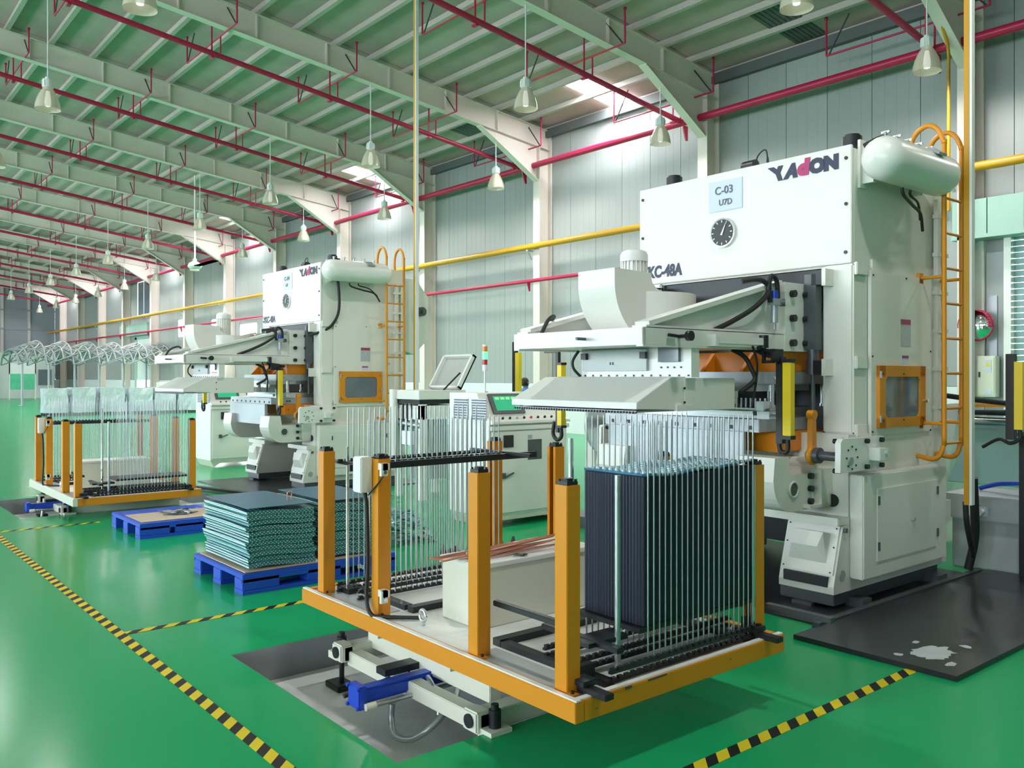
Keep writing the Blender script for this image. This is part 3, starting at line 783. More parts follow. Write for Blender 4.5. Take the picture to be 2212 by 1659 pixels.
    TU([(-2.98, 6.05, 2.95), (-2.98, 6.08, 2.90), (-3.02, 6.3, 2.86), (-3.06, 6.5, 2.83), (-3.10, 6.62, 2.72)], .012).build('hose', 'rubber', tank)
    TU([(-2.99, 6.2, 2.955), (-3.0, 6.22, 2.92), (-3.03, 6.4, 2.89), (-3.10, 6.58, 2.80)], .009).build('hose', 'rubber', tank)
    TU([(-3.1, 5.75, 3.22), (-3.02, 5.82, 3.27), (-2.99, 5.9, 3.27)], .02).build('hose', 'rubber', tank)
    # ---- conduit on the side
    m = MB(); m.box(-3.145, -3.11, 6.90, 6.95, 1.2, 3.0); m.box(-3.145, -3.11, 7.0, 7.05, 1.2, 3.0)
    for i in range(6): m.box(-3.145, -3.105, 6.88, 7.07, 1.35 + .3 * i, 1.38 + .3 * i)
    m.build('cable_tray', 'press', R)
    # ---- orange ladder
    ld = TU([(-3.13, 6.60, 1.0), (-3.0, 6.61, .985), (-2.955, 6.64, 1.08), (-2.95, 6.645, 1.3), (-2.95, 6.645, 3.2), (-2.95, 6.645, 3.36), (-3.0, 6.645, 3.48), (-3.08, 6.645, 3.52), (-3.17, 6.645, 3.47), (-3.21, 6.645, 3.36), (-3.21, 6.645, 3.22)], .019).build('ladder', 'orange', R)
    TU([(-3.13, 6.90, 1.0), (-3.0, 6.91, .985), (-2.955, 6.93, 1.08), (-2.95, 6.945, 1.3), (-2.95, 6.945, 3.2), (-2.95, 6.945, 3.36), (-3.0, 6.945, 3.48), (-3.08, 6.945, 3.52), (-3.17, 6.945, 3.47), (-3.21, 6.945, 3.36), (-3.21, 6.945, 3.22)], .019).build('stile', 'orange', ld)
    for i in range(8): CY((-2.95, 6.645, 1.1 + .265 * i), (-2.95, 6.945, 1.1 + .265 * i), .011, n=8).build('rung', 'orange', ld)
    for zz in (2.36, 1.25):
        for yy in (6.645, 6.945):
            m = MB(); m.cyl((-3.145, yy, zz), (-2.95, yy, zz), .013, n=8); m.box(-3.145, -3.12, yy - .03, yy + .03, zz - .04, zz + .04); m.build('standoff', 'orange', ld)
    # ---- hydraulic/drive plate on the right with crank
    for side in (1, -1):
        f = (lambda x: x) if side == 1 else mir
        m = MB(); pr = [(5.295, .965), (5.30, 1.165), (5.325, 1.19), (5.87, 1.19), (5.87, .965)]
        m.prism(pr, 'X', min(f(-3.06), f(-3.02)), max(f(-3.06), f(-3.02))); dp = m.build('drive_plate', 'machine_white', R)
        for yy in (5.62, 5.82):
            for zz in (.99, 1.165): CY((f(-3.02), yy, zz), (f(-2.995), yy, zz), .017, n=10).build('bolt', 'black', dp)
        for i in range(8):
            a = i * PI / 4; CY((f(-3.02), 5.44 + .07 * math.cos(a), 1.06 + .075 * math.sin(a)), (f(-3.014), 5.44 + .07 * math.cos(a), 1.06 + .075 * math.sin(a)), .007, n=6).build('screw', 'black', dp)
        CY((f(-3.02), 5.42, 1.04), (f(-3.01), 5.42, 1.04), .027, n=16).build('bearing_cap', 'grey_metal', dp)
        bx(MB(), f(-3.02), f(-2.94), 5.66, 5.78, 1.03, 1.115).build('encoder_box', 'machine_white', dp, bevel=.004)
        CY((f(-2.94), 5.75, 1.075), (f(-2.92), 5.75, 1.075), .02, n=12).build('encoder_knob', 'chrome', dp)
        m = MB(); m.cyl((f(-3.06), 5.42, 1.06), (f(-3.34), 5.42, 1.06), .032, n=14); m.cyl((f(-3.24), 5.42, 1.06), (f(-3.28), 5.42, 1.06), .055, n=16); m.build('crank_shaft', 'dark_steel', R); cs = R.children[-1]
        for dy, dz in ((-.09, .11), (.09, .11), (-.09, -.09)): CY((f(-3.06), 5.42 + dy * .6, 1.06 + dz), (f(-3.11), 5.42 + dy * .6, 1.06 + dz), .017, n=8).build('bolt', 'black', dp)
        MB().ring((f(-3.30), 5.42, 1.06), 'X', .05, .022, 20, 8).build('crank_ring', 'orange', cs)
        m = MB(); m.prism([(5.39, 1.10), (5.45, 1.10), (5.44, 1.34), (5.40, 1.34)], 'X', min(f(-3.325), f(-3.285)), max(f(-3.325), f(-3.285))); m.cyl((f(-3.33), 5.42, 1.34), (f(-3.28), 5.42, 1.34), .033, n=14); m.build('crank_rod', 'orange', cs)
        bx(MB(), f(-3.145), f(-3.06), 5.69, 5.86, .98, 1.18).build('drive_mount', 'press', R)
        # curved bracket under the bed
        pr = [(5.60, 1.03), (5.52, 1.03)] + arc(5.40, .99, .06, 0, -PI / 2, 4) + [(5.18, .93), (5.16, 1.06), (5.0, 1.06)] + [(4.98, .90)] + arc(5.20, .90, .215, PI, 1.5 * PI, 8) + [(5.60, .685)]
        m = MB(); m.prism(pr, 'X', min(f(-3.62), f(-3.32)), max(f(-3.62), f(-3.32))); cbk = m.build('curved_bracket', 'press', R)
        MB().ring((f(-3.315), 5.215, .835), 'X', .052, .008, 18, 6).build('bracket_hole_rim', 'press', cbk)
        CY((f(-3.325), 5.215, .835), (f(-3.316), 5.215, .835), .05, n=18).build('bracket_hole', 'dark_steel', cbk)
        for zz in (.915, .828, .741): CY((f(-3.32), 5.41, zz), (f(-3.29), 5.41, zz), .021, n=10).build('bolt', 'black', cbk)
        MB().prism([(5.33, .70), (5.60, .70), (5.60, .72), (5.33, .72)], 'X', min(f(-3.32), f(-3.26)), max(f(-3.32), f(-3.26))).build('bracket_flange', 'press', cbk)
        bx(MB(), f(-3.32), f(-3.26), 5.47, 5.60, .70, .96).build('bracket_flange', 'press', cbk)
    # ---- bed: orange bolster, dies, ram
    bo = B(-4.79, -3.50, 5.31, 6.8, 1.07, 1.215).build('bolster', 'die_orange', R, bevel=.006)
    B(-4.90, -3.62, 5.06, 5.10, .93, 1.22).build('apron_sheet', 'grey_metal', R)
    CY((-3.5, 5.36, 1.14), (-3.494, 5.36, 1.14), .008, n=6).build('screw', 'black', bo)
    ld_ = B(-5.0, -3.52, 5.11, 6.3, 1.217, 1.307).build('lower_die', 'grey_metal', R, bevel=.004)
    for i in range(9):
        xx = -4.92 + .165 * i; B(xx, xx + .03, 5.105, 5.112, 1.235, 1.262).build('slot', 'black', ld_)
    for yy in (5.35, 5.39): CY((-3.52, yy, 1.26), (-3.513, yy, 1.26), .014, n=10).build('socket', 'dark_steel', ld_)
    m = MB(); m.box(-4.7, -3.56, 5.25, 6.0, 1.307, 1.38); m.build('die_plate', 'steel', R); dpp = R.children[-1]
    m = MB()
    for i in range(26): m.cyl((-4.6 + .04 * i, 5.30, 1.38), (-4.6 + .04 * i, 5.30, 1.45), .008, n=6)
    o_ = m.build('punch', 'steel', dpp); o_['kind'] = 'stuff'
    m = MB(); m.box(-3.60, -3.50, 5.2, 5.5, 1.307, 1.36); m.box(-3.62, -3.56, 5.22, 5.30, 1.36, 1.43); m.box(-4.0, -3.62, 5.18, 5.24, 1.33, 1.36); m.build('stripper_block', 'alu', R)
    for yy in (5.4, 6.1):
        for xx in (-3.62, -4.62):
            m = MB(); m.cyl((xx, yy, 1.307), (xx, yy, 1.40), .036, n=14); m.cyl((xx, yy, 1.40), (xx, yy, 1.55), .026, n=14); m.build('guide_post', 'chrome', R)
    CY((-3.52, 5.30, 1.345), (-3.40, 5.30, 1.345), .026, n=12).build('feed_roller', 'alu', R)
    m = MB(); m.box(-4.74, -3.52, 5.22, 6.2, 1.55, 1.64); ud = m.build('upper_die', 'grey_metal', R, bevel=.004)
    for yy in (5.3, 5.45): CY((-3.52, yy, 1.595), (-3.512, yy, 1.595), .014, n=8).build('socket', 'chrome', ud)
    B(-4.72, -3.62, 5.20, 5.9, 1.50, 1.55).build('stripper_plate', 'steel', ud)
    rm = B(-4.74, -3.53, 5.36, 6.7, 1.64, 1.785).build('ram', 'die_orange', R, bevel=.006)
    for xx in (-4.5, -4.1, -3.75): MB().prism([(5.22, 1.64), (5.36, 1.64), (5.36, 1.78)], 'X', xx - .015, xx + .015).build('rib', 'die_orange', rm)
    for xx in (-3.66, -4.60): CY((xx, 5.47, 1.785), (xx, 5.47, 2.2), .05, n=14).build('ram_post', 'die_orange', rm)
    m = MB(); m.cyl((-3.60, 5.30, 1.715), (-3.54, 5.22, 1.74), .012, n=8); m.cyl((-3.56, 5.25, 1.732), (-3.52, 5.19, 1.752), .017, n=8); m.build('grease_fitting', 'alu', rm)
    # ---- upper deck with side arms, blower and hood
    dk = B(-4.70, -3.49, 3.886, 3.92, 1.797, 1.902).build('fascia', 'machine_white', R, bevel=.004)
    B(-4.66, -3.53, 3.92, 5.2, 1.80, 1.83).build('deck_plate', 'machine_white', dk)
    for side in (1, -1):
        f = (lambda x: x) if side == 1 else (lambda x: -8.19 - x)
        web = [(3.90, 1.797), (3.90, 1.902), (4.07, 1.94), (5.30, 2.245), (5.69, 2.265), (5.69, 1.785)]
        m = MB(); m.prism(web, 'X', min(f(-3.555), f(-3.545)), max(f(-3.555), f(-3.545))); ar = m.build('arm', 'machine_white', R)
        def flange(p0, p1, w, th):
            a = Vector((0, p0[0], p0[1])); b = Vector((0, p1[0], p1[1])); d_ = (b - a).normalized(); up = Vector((0, -d_.z, d_.y)) * th
            x0, x1 = min(f(-3.545 - .06), f(-3.545 + w)), max(f(-3.545 - .06), f(-3.545 + w)); X0 = Vector((x0, 0, 0)); X1 = Vector((x1, 0, 0))
            return MB().add([X0 + a, X1 + a, X1 + b, X0 + b, X0 + a + up, X1 + a + up, X1 + b + up, X0 + b + up], [(0, 3, 2, 1), (4, 5, 6, 7), (0, 1, 5, 4), (1, 2, 6, 5), (2, 3, 7, 6), (3, 0, 4, 7)])
        flange((3.95, 1.91), (5.35, 2.255), .055, .03).build('arm_flange', 'machine_white', ar)
        flange((3.92, 1.905), (5.4, 1.905), .055, .012).build('arm_flange', 'machine_white', ar)
        bx(MB(), f(-3.545), f(-3.49), 3.89, 5.69, 1.787, 1.80).build('arm_flange', 'machine_white', ar)
        bx(MB(), f(-3.505), f(-3.49), 3.89, 5.4, 1.797, 1.90).build('arm_band', 'machine_white', ar)
        ep = bx(MB(), f(-3.545), f(-3.485), 5.37, 5.695, 1.785, 2.275).build('end_plate', 'machine_white', ar)
        for yy in (5.45, 5.615):
            for zz in (1.845, 2.02, 2.195): CY((f(-3.485), yy, zz), (f(-3.45), yy, zz), .026, n=10).build('bolt', 'black', ar)
    # blower: elbow duct, drum and motor
    fr_ = []
    for t_ in range(17):
        t = t_ / 16; a_, b_, c_, d_ = (4.20, 2.25), (4.20, 2.05), (4.32, 1.92), (4.50, 1.83)
        fr_.append(tuple((1 - t) ** 3 * a_[k] + 3 * t * (1 - t) ** 2 * b_[k] + 3 * t * t * (1 - t) * c_[k] + t ** 3 * d_[k] for k in (0, 1)))
    pr = [(4.20, 2.335)] + fr_ + [(4.95, 1.83), (4.95, 2.20), (4.70, 2.203), (4.65, 2.212), (4.61, 2.23), (4.58, 2.258), (4.567, 2.29), (4.565, 2.325)]
    bl = MB().prism(pr, 'X', -4.37, -4.02).build('blower_duct', 'machine_white', R)
    m = MB(); m.cyl((-4.26, 4.78, 1.83), (-4.26, 4.78, 2.195), .36, n=40); m.build('blower_drum', 'machine_white', bl)
    m = MB(); m.cyl((-4.35, 4.75, 2.19), (-4.35, 4.75, 2.45), .088, n=20)
    for i in range(20):
        a = i * 2 * PI / 20; m.box(-4.35 + .095 * math.cos(a) - .004, -4.35 + .095 * math.cos(a) + .004, 4.75 + .095 * math.sin(a) - .004, 4.75 + .095 * math.sin(a) + .004, 2.2, 2.45)
    m.build('blower_motor', 'machine_white', bl)
    MB().lathe((-4.35, 4.75, 2.45), [(.103, 0), (.103, .05), (.09, .075), (.06, .088), (.001, .092)], 20).build('motor_cap', 'white', bl)
    m = MB(); m.box(-3.78, -3.64, 4.95, 5.05, 1.86, 2.03); m.build('valve_block', 'dark_steel', R); vb = R.children[-1]
    for i in range(6): CY((-3.78 + .027 * i, 4.94, 2.03), (-3.78 + .027 * i, 4.94, 2.075), .011, n=8).build('solenoid', 'black', vb)
    for i in range(4): TU([(-3.76 + .035 * i, 4.94, 1.99), (-3.74 + .04 * i, 4.86, 1.97), (-3.72 + .03 * i, 4.85, 1.90), (-3.75 + .05 * i, 4.93, 1.84)], .009, 6).build('air_line', 'rubber', vb)
    # suction chamber with access plate
    ch = B(-4.50, -3.505, 4.36, 4.44, 1.60, 1.80).build('suction_chamber', 'machine_white', R)
    pl = B(-4.47, -3.86, 4.335, 4.36, 1.645, 1.79).build('access_plate', 'dull_alu', ch)
    for xx in (-4.46, -3.90): B(xx, xx + .05, 4.31, 4.336, 1.725, 1.77).build('clip', 'black', pl)
    for xx in (-4.19, -4.165):
        for zz in (1.69, 1.70): CY((xx, 4.335, zz), (xx, 4.33, zz), .005, n=6).build('screw', 'black', pl)
    sw = B(-3.76, -3.59, 4.335, 4.36, 1.70, 1.795).build('sight_glass', 'window_glass', ch)
    for i in range(13): CY((-4.46 + .078 * i, 4.36, 1.612), (-4.46 + .078 * i, 4.352, 1.612), .006, n=6).build('screw', 'black', ch)
    for i in range(4): CY((-3.75 + .055 * i, 4.36, 1.665), (-3.75 + .055 * i, 4.352, 1.665), .006, n=6).build('screw', 'black', ch)
    # flared hood
    pr = [(3.90, 1.405), (3.90, 1.445), (4.215, 1.600), (4.36, 1.605), (4.36, 1.39)]
    hood = MB().prism(pr, 'X', -4.74, -3.55).build('hood', 'machine_white', R, bevel=.003)
    B(-4.74, -3.545, 4.345, 4.87, 1.385, 1.595).build('hood_box', 'machine_white', hood, bevel=.003)
    B(-3.565, -3.535, 4.26, 4.40, 1.385, 1.425).build('hood_tab', 'machine_white', hood)
    for zz in (1.44, 1.53): CY((-3.545, 4.34, zz), (-3.538, 4.34, zz), .008, n=6).build('screw', 'black', hood)
    B(-4.72, -3.57, 3.92, 4.86, 1.385, 1.395).build('hood_screen', 'grey_metal', hood)
    o_ = MB()
    for i in range(46): o_.box(-4.72 + .0255 * i, -4.72 + .0255 * i + .012, 3.902, 3.915, 1.378, 1.392)
    o_ = o_.build('hood_brush', 'dark_steel', hood); o_['kind'] = 'stuff'
    # ---- light curtains
    lb = MB(); lb.box(-3.46, -3.42, 4.53, 5.02, 1.815, 1.865); la = lb.build('curtain_arm', 'machine_white', R, bevel=.003)
    B(-3.49, -3.42, 4.50, 4.53, 1.80, 1.875).build('arm_mount', 'machine_white', la)
    CY((-3.44, 5.05, 1.80), (-3.44, 5.05, 1.885), .032, n=12).build('arm_joint', 'black', la)
    m = MB(); m.box(-3.45, -3.43, 5.04, 5.06, 1.70, 1.80); m.box(-3.45, -3.36, 5.04, 5.06, 1.695, 1.715); m.box(-3.38, -3.36, 5.04, 5.16, 1.70, 1.79); m.box(-3.45, -3.36, 5.04, 5.06, 1.775, 1.79); m.build('curtain_bracket', 'black', la)
    m = MB(); m.box(-3.35, -3.285, 5.13, 5.18, 1.205, 1.70); lc = m.build('light_curtain', 'curtain_yellow', R, bevel=.003)
    m = MB(); m.box(-3.353, -3.282, 5.125, 5.185, 1.70, 1.725); m.box(-3.353, -3.282, 5.125, 5.185, 1.18, 1.205); m.box(-3.40, -3.352, 5.13, 5.18, 1.15, 1.74); m.build('curtain_end', 'black', lc)
    TU([(-3.32, 5.15, 1.18), (-3.32, 5.15, 1.11), (-3.35, 5.15, 1.09), (-3.385, 5.15, 1.13), (-3.39, 5.15, 1.4), (-3.39, 5.14, 1.72), (-3.43, 5.06, 1.77)], .016).build('cable', 'rubber', lc)
    CY((-4.0, 4.05, 1.845), (-3.97, 3.80, 1.845), .01, n=8).build('clamp_pin', 'dark_steel', R)
    B(-5.18, -5.13, 4.74, 4.79, 1.21, 1.70).build('light_curtain', 'curtain_yellow', R); lc2 = R.children[-1]
    m = MB(); m.box(-5.185, -5.125, 4.735, 4.795, 1.70, 1.72); m.box(-5.185, -5.125, 4.735, 4.795, 1.19, 1.21); m.box(-5.21, -5.18, 4.75, 4.78, 1.15, 1.86); m.box(-5.21, -4.72, 4.75, 4.78, 1.84, 1.87); m.box(-5.35, -5.2, 4.75, 4.78, 1.80, 1.83); m.build('curtain_bracket', 'black', lc2)
    TU([(-5.155, 4.76, 1.19), (-5.15, 4.76, 1.12), (-5.2, 4.76, 1.09), (-5.25, 4.76, 1.14), (-5.23, 4.76, 1.24)], .016).build('cable', 'rubber', lc2)
    TU([(-3.60, 4.92, 1.79), (-3.56, 5.0, 1.74), (-3.52, 5.02, 1.66), (-3.50, 5.03, 1.58), (-3.52, 4.9, 1.5)], .017).build('hose', 'rubber', R)
    TU([(-3.52, 5.04, 1.795), (-3.51, 5.2, 1.75), (-3.5, 5.3, 1.76), (-3.47, 5.03, 1.80)], .014).build('hose', 'rubber', R)
    TU([(-3.46, 4.95, 1.81), (-3.46, 5.0, 1.70), (-3.5, 5.05, 1.58), (-3.54, 5.06, 1.40)], .008).build('hose', 'rubber', R)
    TU([(-3.52, 4.62, 1.91), (-3.5, 4.8, 1.98), (-3.47, 5.0, 2.08), (-3.47, 5.16, 2.2), (-3.5, 5.1, 2.27), (-3.58, 5.0, 2.26)], .018).build('hose', 'rubber', R)
    TU([(-4.5, 3.97, 1.90), (-4.52, 4.05, 2.0), (-4.62, 4.2, 2.04), (-4.8, 4.3, 1.98), (-4.82, 4.3, 1.9)], .014).build('hose', 'rubber', R)
    TU([(-4.50, 4.33, 1.79), (-4.53, 4.3, 1.72), (-4.52, 4.3, 1.66), (-4.49, 4.34, 1.605)], .010).build('hose', 'rubber', R)
    # air regulator on the arm
    rg = MB(); rg.cyl((-3.47, 5.22, 1.98), (-3.47, 5.22, 2.10), .026, n=12); rg.cyl((-3.47, 5.22, 1.93), (-3.47, 5.22, 1.98), .010, n=8); rg.box(-3.50, -3.44, 5.18, 5.27, 2.10, 2.145); reg = rg.build('air_regulator', 'grey_metal', R)
    CY((-3.47, 5.22, 2.145), (-3.47, 5.22, 2.20), .025, n=12).build('regulator_knob', 'blue', reg)
    CY((-3.46, 5.27, 2.12), (-3.43, 5.29, 2.12), .026, n=12).build('pressure_dial', 'dark_steel', reg)
    TU([(-3.47, 5.17, 2.12), (-3.47, 5.15, 2.2), (-3.47, 5.17, 2.29), (-3.47, 5.21, 2.3), (-3.47, 5.25, 2.26), (-3.47, 5.26, 2.15)], .017).build('hose', 'rubber', reg)
    m = MB(); m.cyl((-3.49, 4.22, 1.855), (-3.40, 4.22, 1.855), .012, n=8); m.cyl((-3.42, 4.22, 1.855), (-3.39, 4.22, 1.855), .032, n=12); m.cyl((-3.47, 4.10, 1.86), (-3.47, 4.18, 1.855), .011, n=8); m.build('clamp_knob', 'black', R)
    return R, fp
press, fpanel = make_press()
def sign(pr_, dx, s1, s2):
    fp_ = [c for c in pr_.children if c.name.startswith('front_panel')][0]
    ORG[fp_.name] = Vector(pr_.location)
    sg = B(-4.39 + dx, -4.07 + dx, 5.684, 5.688, 2.93, 3.172).build('sign_sheet', 'paper', pr_)
    text('sign_letters', s1, .088, 'dark_steel', sg, (-4.33 + dx, 5.682, 3.065), bold=.001, sx=1.0)
    text('sign_letters', s2, .066, 'dark_steel', sg, (-4.29 + dx, 5.682, 2.975), bold=.001, sx=1.0)
PITCH = -8.02
press2 = copy_tree(press); press2.location.x += PITCH
ORG[press2.name] = Vector(press2.location)
press2['label'] = 'tall cream fin press marked C-04 standing farther down the hall'
sign(press, 0, 'C-03', 'U7D')
sign(press2, PITCH, 'C-04', 'U7')
gd = MB().prism([(7.0, 2.05), (7.35, 1.95), (7.62, 2.2), (7.62, 2.85), (7.4, 3.12), (7.0, 3.12)], 'X', -3.5 + PITCH, -3.3 + PITCH).build('flywheel_guard', 'press', press2, bevel=.006)
m = MB(); m.cyl((-3.3 + PITCH, 7.45, 2.62), (-3.2 + PITCH, 7.45, 2.62), .07, n=14); m.cyl((-3.2 + PITCH, 7.45, 2.62), (-3.16 + PITCH, 7.45, 2.62), .03, n=10); m.build('rotary_joint', 'dark_steel', gd)
TU([(-3.19 + PITCH, 5.9, 3.24), (-3.12 + PITCH, 5.9, 3.2), (-3.10 + PITCH, 5.95, 2.8), (-3.10 + PITCH, 5.93, 2.5), (-3.14 + PITCH, 5.8, 2.3), (-3.3 + PITCH, 5.6, 2.2)], .02).build('hose', 'rubber', press2)

# ================================================================== LIFT TABLES AND RACKS
def make_lift(dx, which, top):
    R = thing('lift_table', 'cream scissor lift table with blue cylinder in the pit under the %s' % which, 'lift table', (-3.9 + dx, 3.0, -.2), 'lift tables in floor pits')
    for y in (2.42, 3.5):
        B(-4.37 + dx, -3.15 + dx, y - .03, y + .05, -.03, .05).build('cross_rail', 'cream', R, bevel=.004)
        B(-4.40 + dx, -3.25 + dx, y + .12, y + .20, .04, .13).build('upper_rail', 'cream', R, bevel=.004)
    for x in (-4.45, -3.19):
        B(x + dx, x + .10 + dx, 2.36, 3.7, -.01, .08).build('side_beam', 'cream', R, bevel=.006)
        m = MB(); m.box(x - .01 + dx, x + .10 + dx, 2.34, 2.42, -.008, .090); m.build('bearing_block', 'cream', R, bevel=.008); bb = R.children[-1]
        CY((x + .045 + dx, 2.338, .043), (x + .045 + dx, 2.33, .043), .032, n=16).build('bearing_bore', 'black_steel', bb)
        m = MB(); xx = x + (.13 if x > -4 else -.04) + dx
        m.cyl((xx, 2.42, .02), (xx, 2.42, .10), .028, n=12); m.cyl((xx, 2.42, .10), (xx, 2.42, .125), .018, n=12); m.cyl((xx, 2.42, -.17), (xx, 2.42, .02), .015, n=8); m.build('jack_screw', 'black', R)
        B(xx - .05, xx + .05, 2.36, 2.48, -.02, .02).build('jack_lug', 'cream', R)
        B(xx - .09, xx + .07, 2.36, 2.47, -.20, -.165).build('foot_plate', 'black_steel', R, bevel=.004)
    for x in (-4.3, -3.6):
        B(x + dx, x + .08 + dx, 2.5, 3.6, .13, top).build('scissor_beam', 'cream', R)
    B(-4.2 + dx, -3.7 + dx, 2.62, 2.72, .05, .13).build('cross_beam', 'cream', R)
    # blue hydraulic cylinder and hoses
    cy_ = B(-3.82 + dx, -3.735 + dx, 2.13, 3.0, -.008, .065).build('hydraulic_cylinder', 'blue', R, bevel=.012)
    B(-3.835 + dx, -3.72 + dx, 2.10, 2.145, -.03, .085).build('cylinder_head', 'blue', cy_, bevel=.006)
    for ix in (-3.83, -3.73):
        for iz in (-.02, .075): CY((ix + dx, 2.102, iz), (ix + dx, 2.09, iz), .010, n=8).build('tie_nut', 'blue', cy_)
    CY((-3.70 + dx, 2.14, -.01), (-3.70 + dx, 2.7, -.01), .012, n=8).build('oil_line', 'steel', cy_)
    m = MB(); m.cyl((-3.705 + dx, 2.125, -.012), (-3.70 + dx, 2.18, -.01), .019, n=8); m.build('fitting', 'cream', cy_)
    TU([(-3.68 + dx, 2.26, -.02), (-3.67 + dx, 2.25, -.09), (-3.62 + dx, 2.24, -.15), (-3.53 + dx, 2.28, -.15), (-3.46 + dx, 2.36, -.08), (-3.47 + dx, 2.48, .0), (-3.52 + dx, 2.55, .03), (-3.60 + dx, 2.62, .05)], .016).build('armoured_hose', 'steel', R)
    TU([(-3.72 + dx, 2.5, .05), (-3.62 + dx, 2.46, .045), (-3.54 + dx, 2.44, .0), (-3.50 + dx, 2.42, -.06)], .014).build('armoured_hose', 'steel', R)
    B(-3.95 + dx, -3.86 + dx, 2.33, 2.6, .05, .085).build('valve_block', 'black_steel', R)
    TU([(-3.93 + dx, 2.13, -.02), (-3.92 + dx, 2.3, .0), (-3.90 + dx, 2.5, .04)], .013).build('hose', 'rubber', R)
    return R
make_lift(0, 'near orange rack', .245)
make_lift(PITCH, 'far orange rack', .16)

def make_rack(dx, dz, loaded):
    lab = ('near orange rack platform with corner posts, guide pins and stacked dark fins' if loaded else 'far orange rack platform with corner posts and empty guide pins')
    R = thing('fin_rack', lab, 'rack', (-3.6 + dx, 3.0, .25 + dz), 'orange fin racks')
    X0, X1, Y0, Y1 = -4.80 + dx, -2.43 + dx, 2.32, 3.74
    Z0, ZT = .25 + dz, .34 + dz
    def z(v): return v + dz
    def x(v): return v + dx
    B(X0, X1, Y0, Y0 + .05, Z0, ZT - .006).build('front_beam', 'orange' if loaded else 'cream', R, bevel=.003)  # far beam: light bleaching out the orange is painted in as cream
    B(X1 - .05, X1, Y0 + .05, Y1, Z0, ZT - .006).build('side_beam', 'orange', R, bevel=.003)
    B(X0, X0 + .05, Y0 + .05, Y1, Z0, ZT - .006).build('side_beam', 'orange', R, bevel=.003)
    B(X0 + .05, X1 - .05, Y1 - .05, Y1, Z0, ZT - .006).build('rear_beam', 'orange', R, bevel=.003)
    B(X0, X1, Y0 + .006, Y0 + .03, ZT - .006, ZT).build('edge_strip', 'deck_white', R)
    B(X1 - .035, X1 - .008, Y0 + .03, Y1, ZT - .006, ZT).build('edge_strip', 'deck_white', R)
    B(X0 + .05, X1 - .05, Y0 + .05, Y1 - .05, z(.295), z(.325)).build('deck', 'deck_white', R)
    for a, b in ((-4.74, -4.02), (-3.18, -2.49)):
        B(x(a), x(b), Y0 + .052, 2.52, z(.325), z(.330)).build('grey_plate', 'grey_paint', R)
        for yy in (2.55, 3.50): B(x(a), x(b) + (.10 if b > -3 and False else 0), yy, yy + .05, z(.325), z(.352)).build('slide_rail', 'black_steel', R)
    for a in (-3.99, -3.24): B(x(a), x(a) + .055, 2.55, 3.6, z(.325), z(.358)).build('slide_rail', 'black_steel', R)
    # posts
    for px_ in (-4.64, -4.02, -3.15, -2.56):
        for py_, back in ((2.40, False), (3.668, True)):
            h = .0375
            a, b, c_, d_ = x(px_) - h, x(px_) + h, py_ - h, py_ + h
            if not back:
                p = B(a, b, c_, d_, z(.325), z(1.165)).build('post', 'orange', R, bevel=.003)
            else:
                m = MB(); t_ = .008
                m.prism([(a, c_), (a + .02, c_), (a + .02, c_ + t_), (a + t_, c_ + t_), (a + t_, d_ - t_), (b - t_, d_ - t_), (b - t_, c_ + t_), (b - .02, c_ + t_), (b - .02, c_), (b, c_), (b, d_), (a, d_)], 'Z', z(.325), z(1.165))
                p = m.build('post', 'orange', R)
                CY((x(px_), py_, z(.33)), (x(px_), py_, z(1.16)), .011, n=8).build('guide_screw', 'copper', p)
            m = MB(); m.box(a + .008, b - .008, c_ + .008, d_ - .008, z(1.165), z(1.18)); m.cyl((x(px_), py_, z(1.18)), (x(px_), py_, z(1.192)), .022, n=12)
            for sx_ in (-1, 1):
                for sy_ in (-1, 1): m.cyl((x(px_) + sx_ * .023, py_ + sy_ * .023, z(1.18)), (x(px_) + sx_ * .023, py_ + sy_ * .023, z(1.188)), .006, n=6)
            m.build('post_cap', 'black', p)
            B(b, b + .035, py_ - .045, py_ - .005, z(.325), z(.338)).build('foot_tab', 'orange', p)
            CY((b + .018, py_ - .025, z(.338)), (b + .018, py_ - .025, z(.35)), .008, n=6).build('foot_bolt', 'black', p)
    # pins and comb bars
    def pin_row(xx, y0, y1, n, zb, zt, r, pin=None):
        src = None
        for i in range(n):
            yy = y0 + (y1 - y0) * i / (n - 1)
            if src is None:
                m = MB(); m.cyl((xx, yy, zb), (xx, yy, zt - .02), r, n=6, caps=False); m.cyl((xx, yy, zt - .02), (xx, yy, zt), r, r * .3, n=6)
                src = m.build('guide_pin', 'steel', R); s0 = yy
            else: inst(src, R, (0, yy - s0, 0))
    def comb(xx, y0, y1, zz, n, h=.022, w=.018):
        m = MB(); m.box(xx - w / 2, xx + w / 2, y0, y1, zz, zz + h * .45)
        for i in range(n):
            yy = y0 + (y1 - y0) * (i + .5) / n; m.box(xx - w / 2, xx + w / 2, yy - (y1 - y0) / n * .3, yy + (y1 - y0) / n * .3, zz + h * .45, zz + h)
        m.build('comb_bar', 'black_steel', R)
    # left station: empty
    for xx in (-4.60, -4.36):
        pin_row(x(xx), 2.52, 3.48, 27, z(.345), z(1.42 if xx < -4.5 else 1.36), .0042)
        for zz in (.372, .335, 1.095): comb(x(xx) + .018, 2.44, 3.56, z(zz), 27)
    B(x(-4.31), x(-4.285), 2.36, 3.74, z(1.075), z(1.112)).build('lift_bar', 'black_steel', R)
    B(x(-4.70), x(-4.08), 3.50, 3.525, z(1.10), z(1.122)).build('lift_bar', 'black_steel', R)
    B(x(-4.74), x(-4.10), 2.47, 2.495, z(1.085), z(1.105)).build('lift_bar', 'black_steel', R)
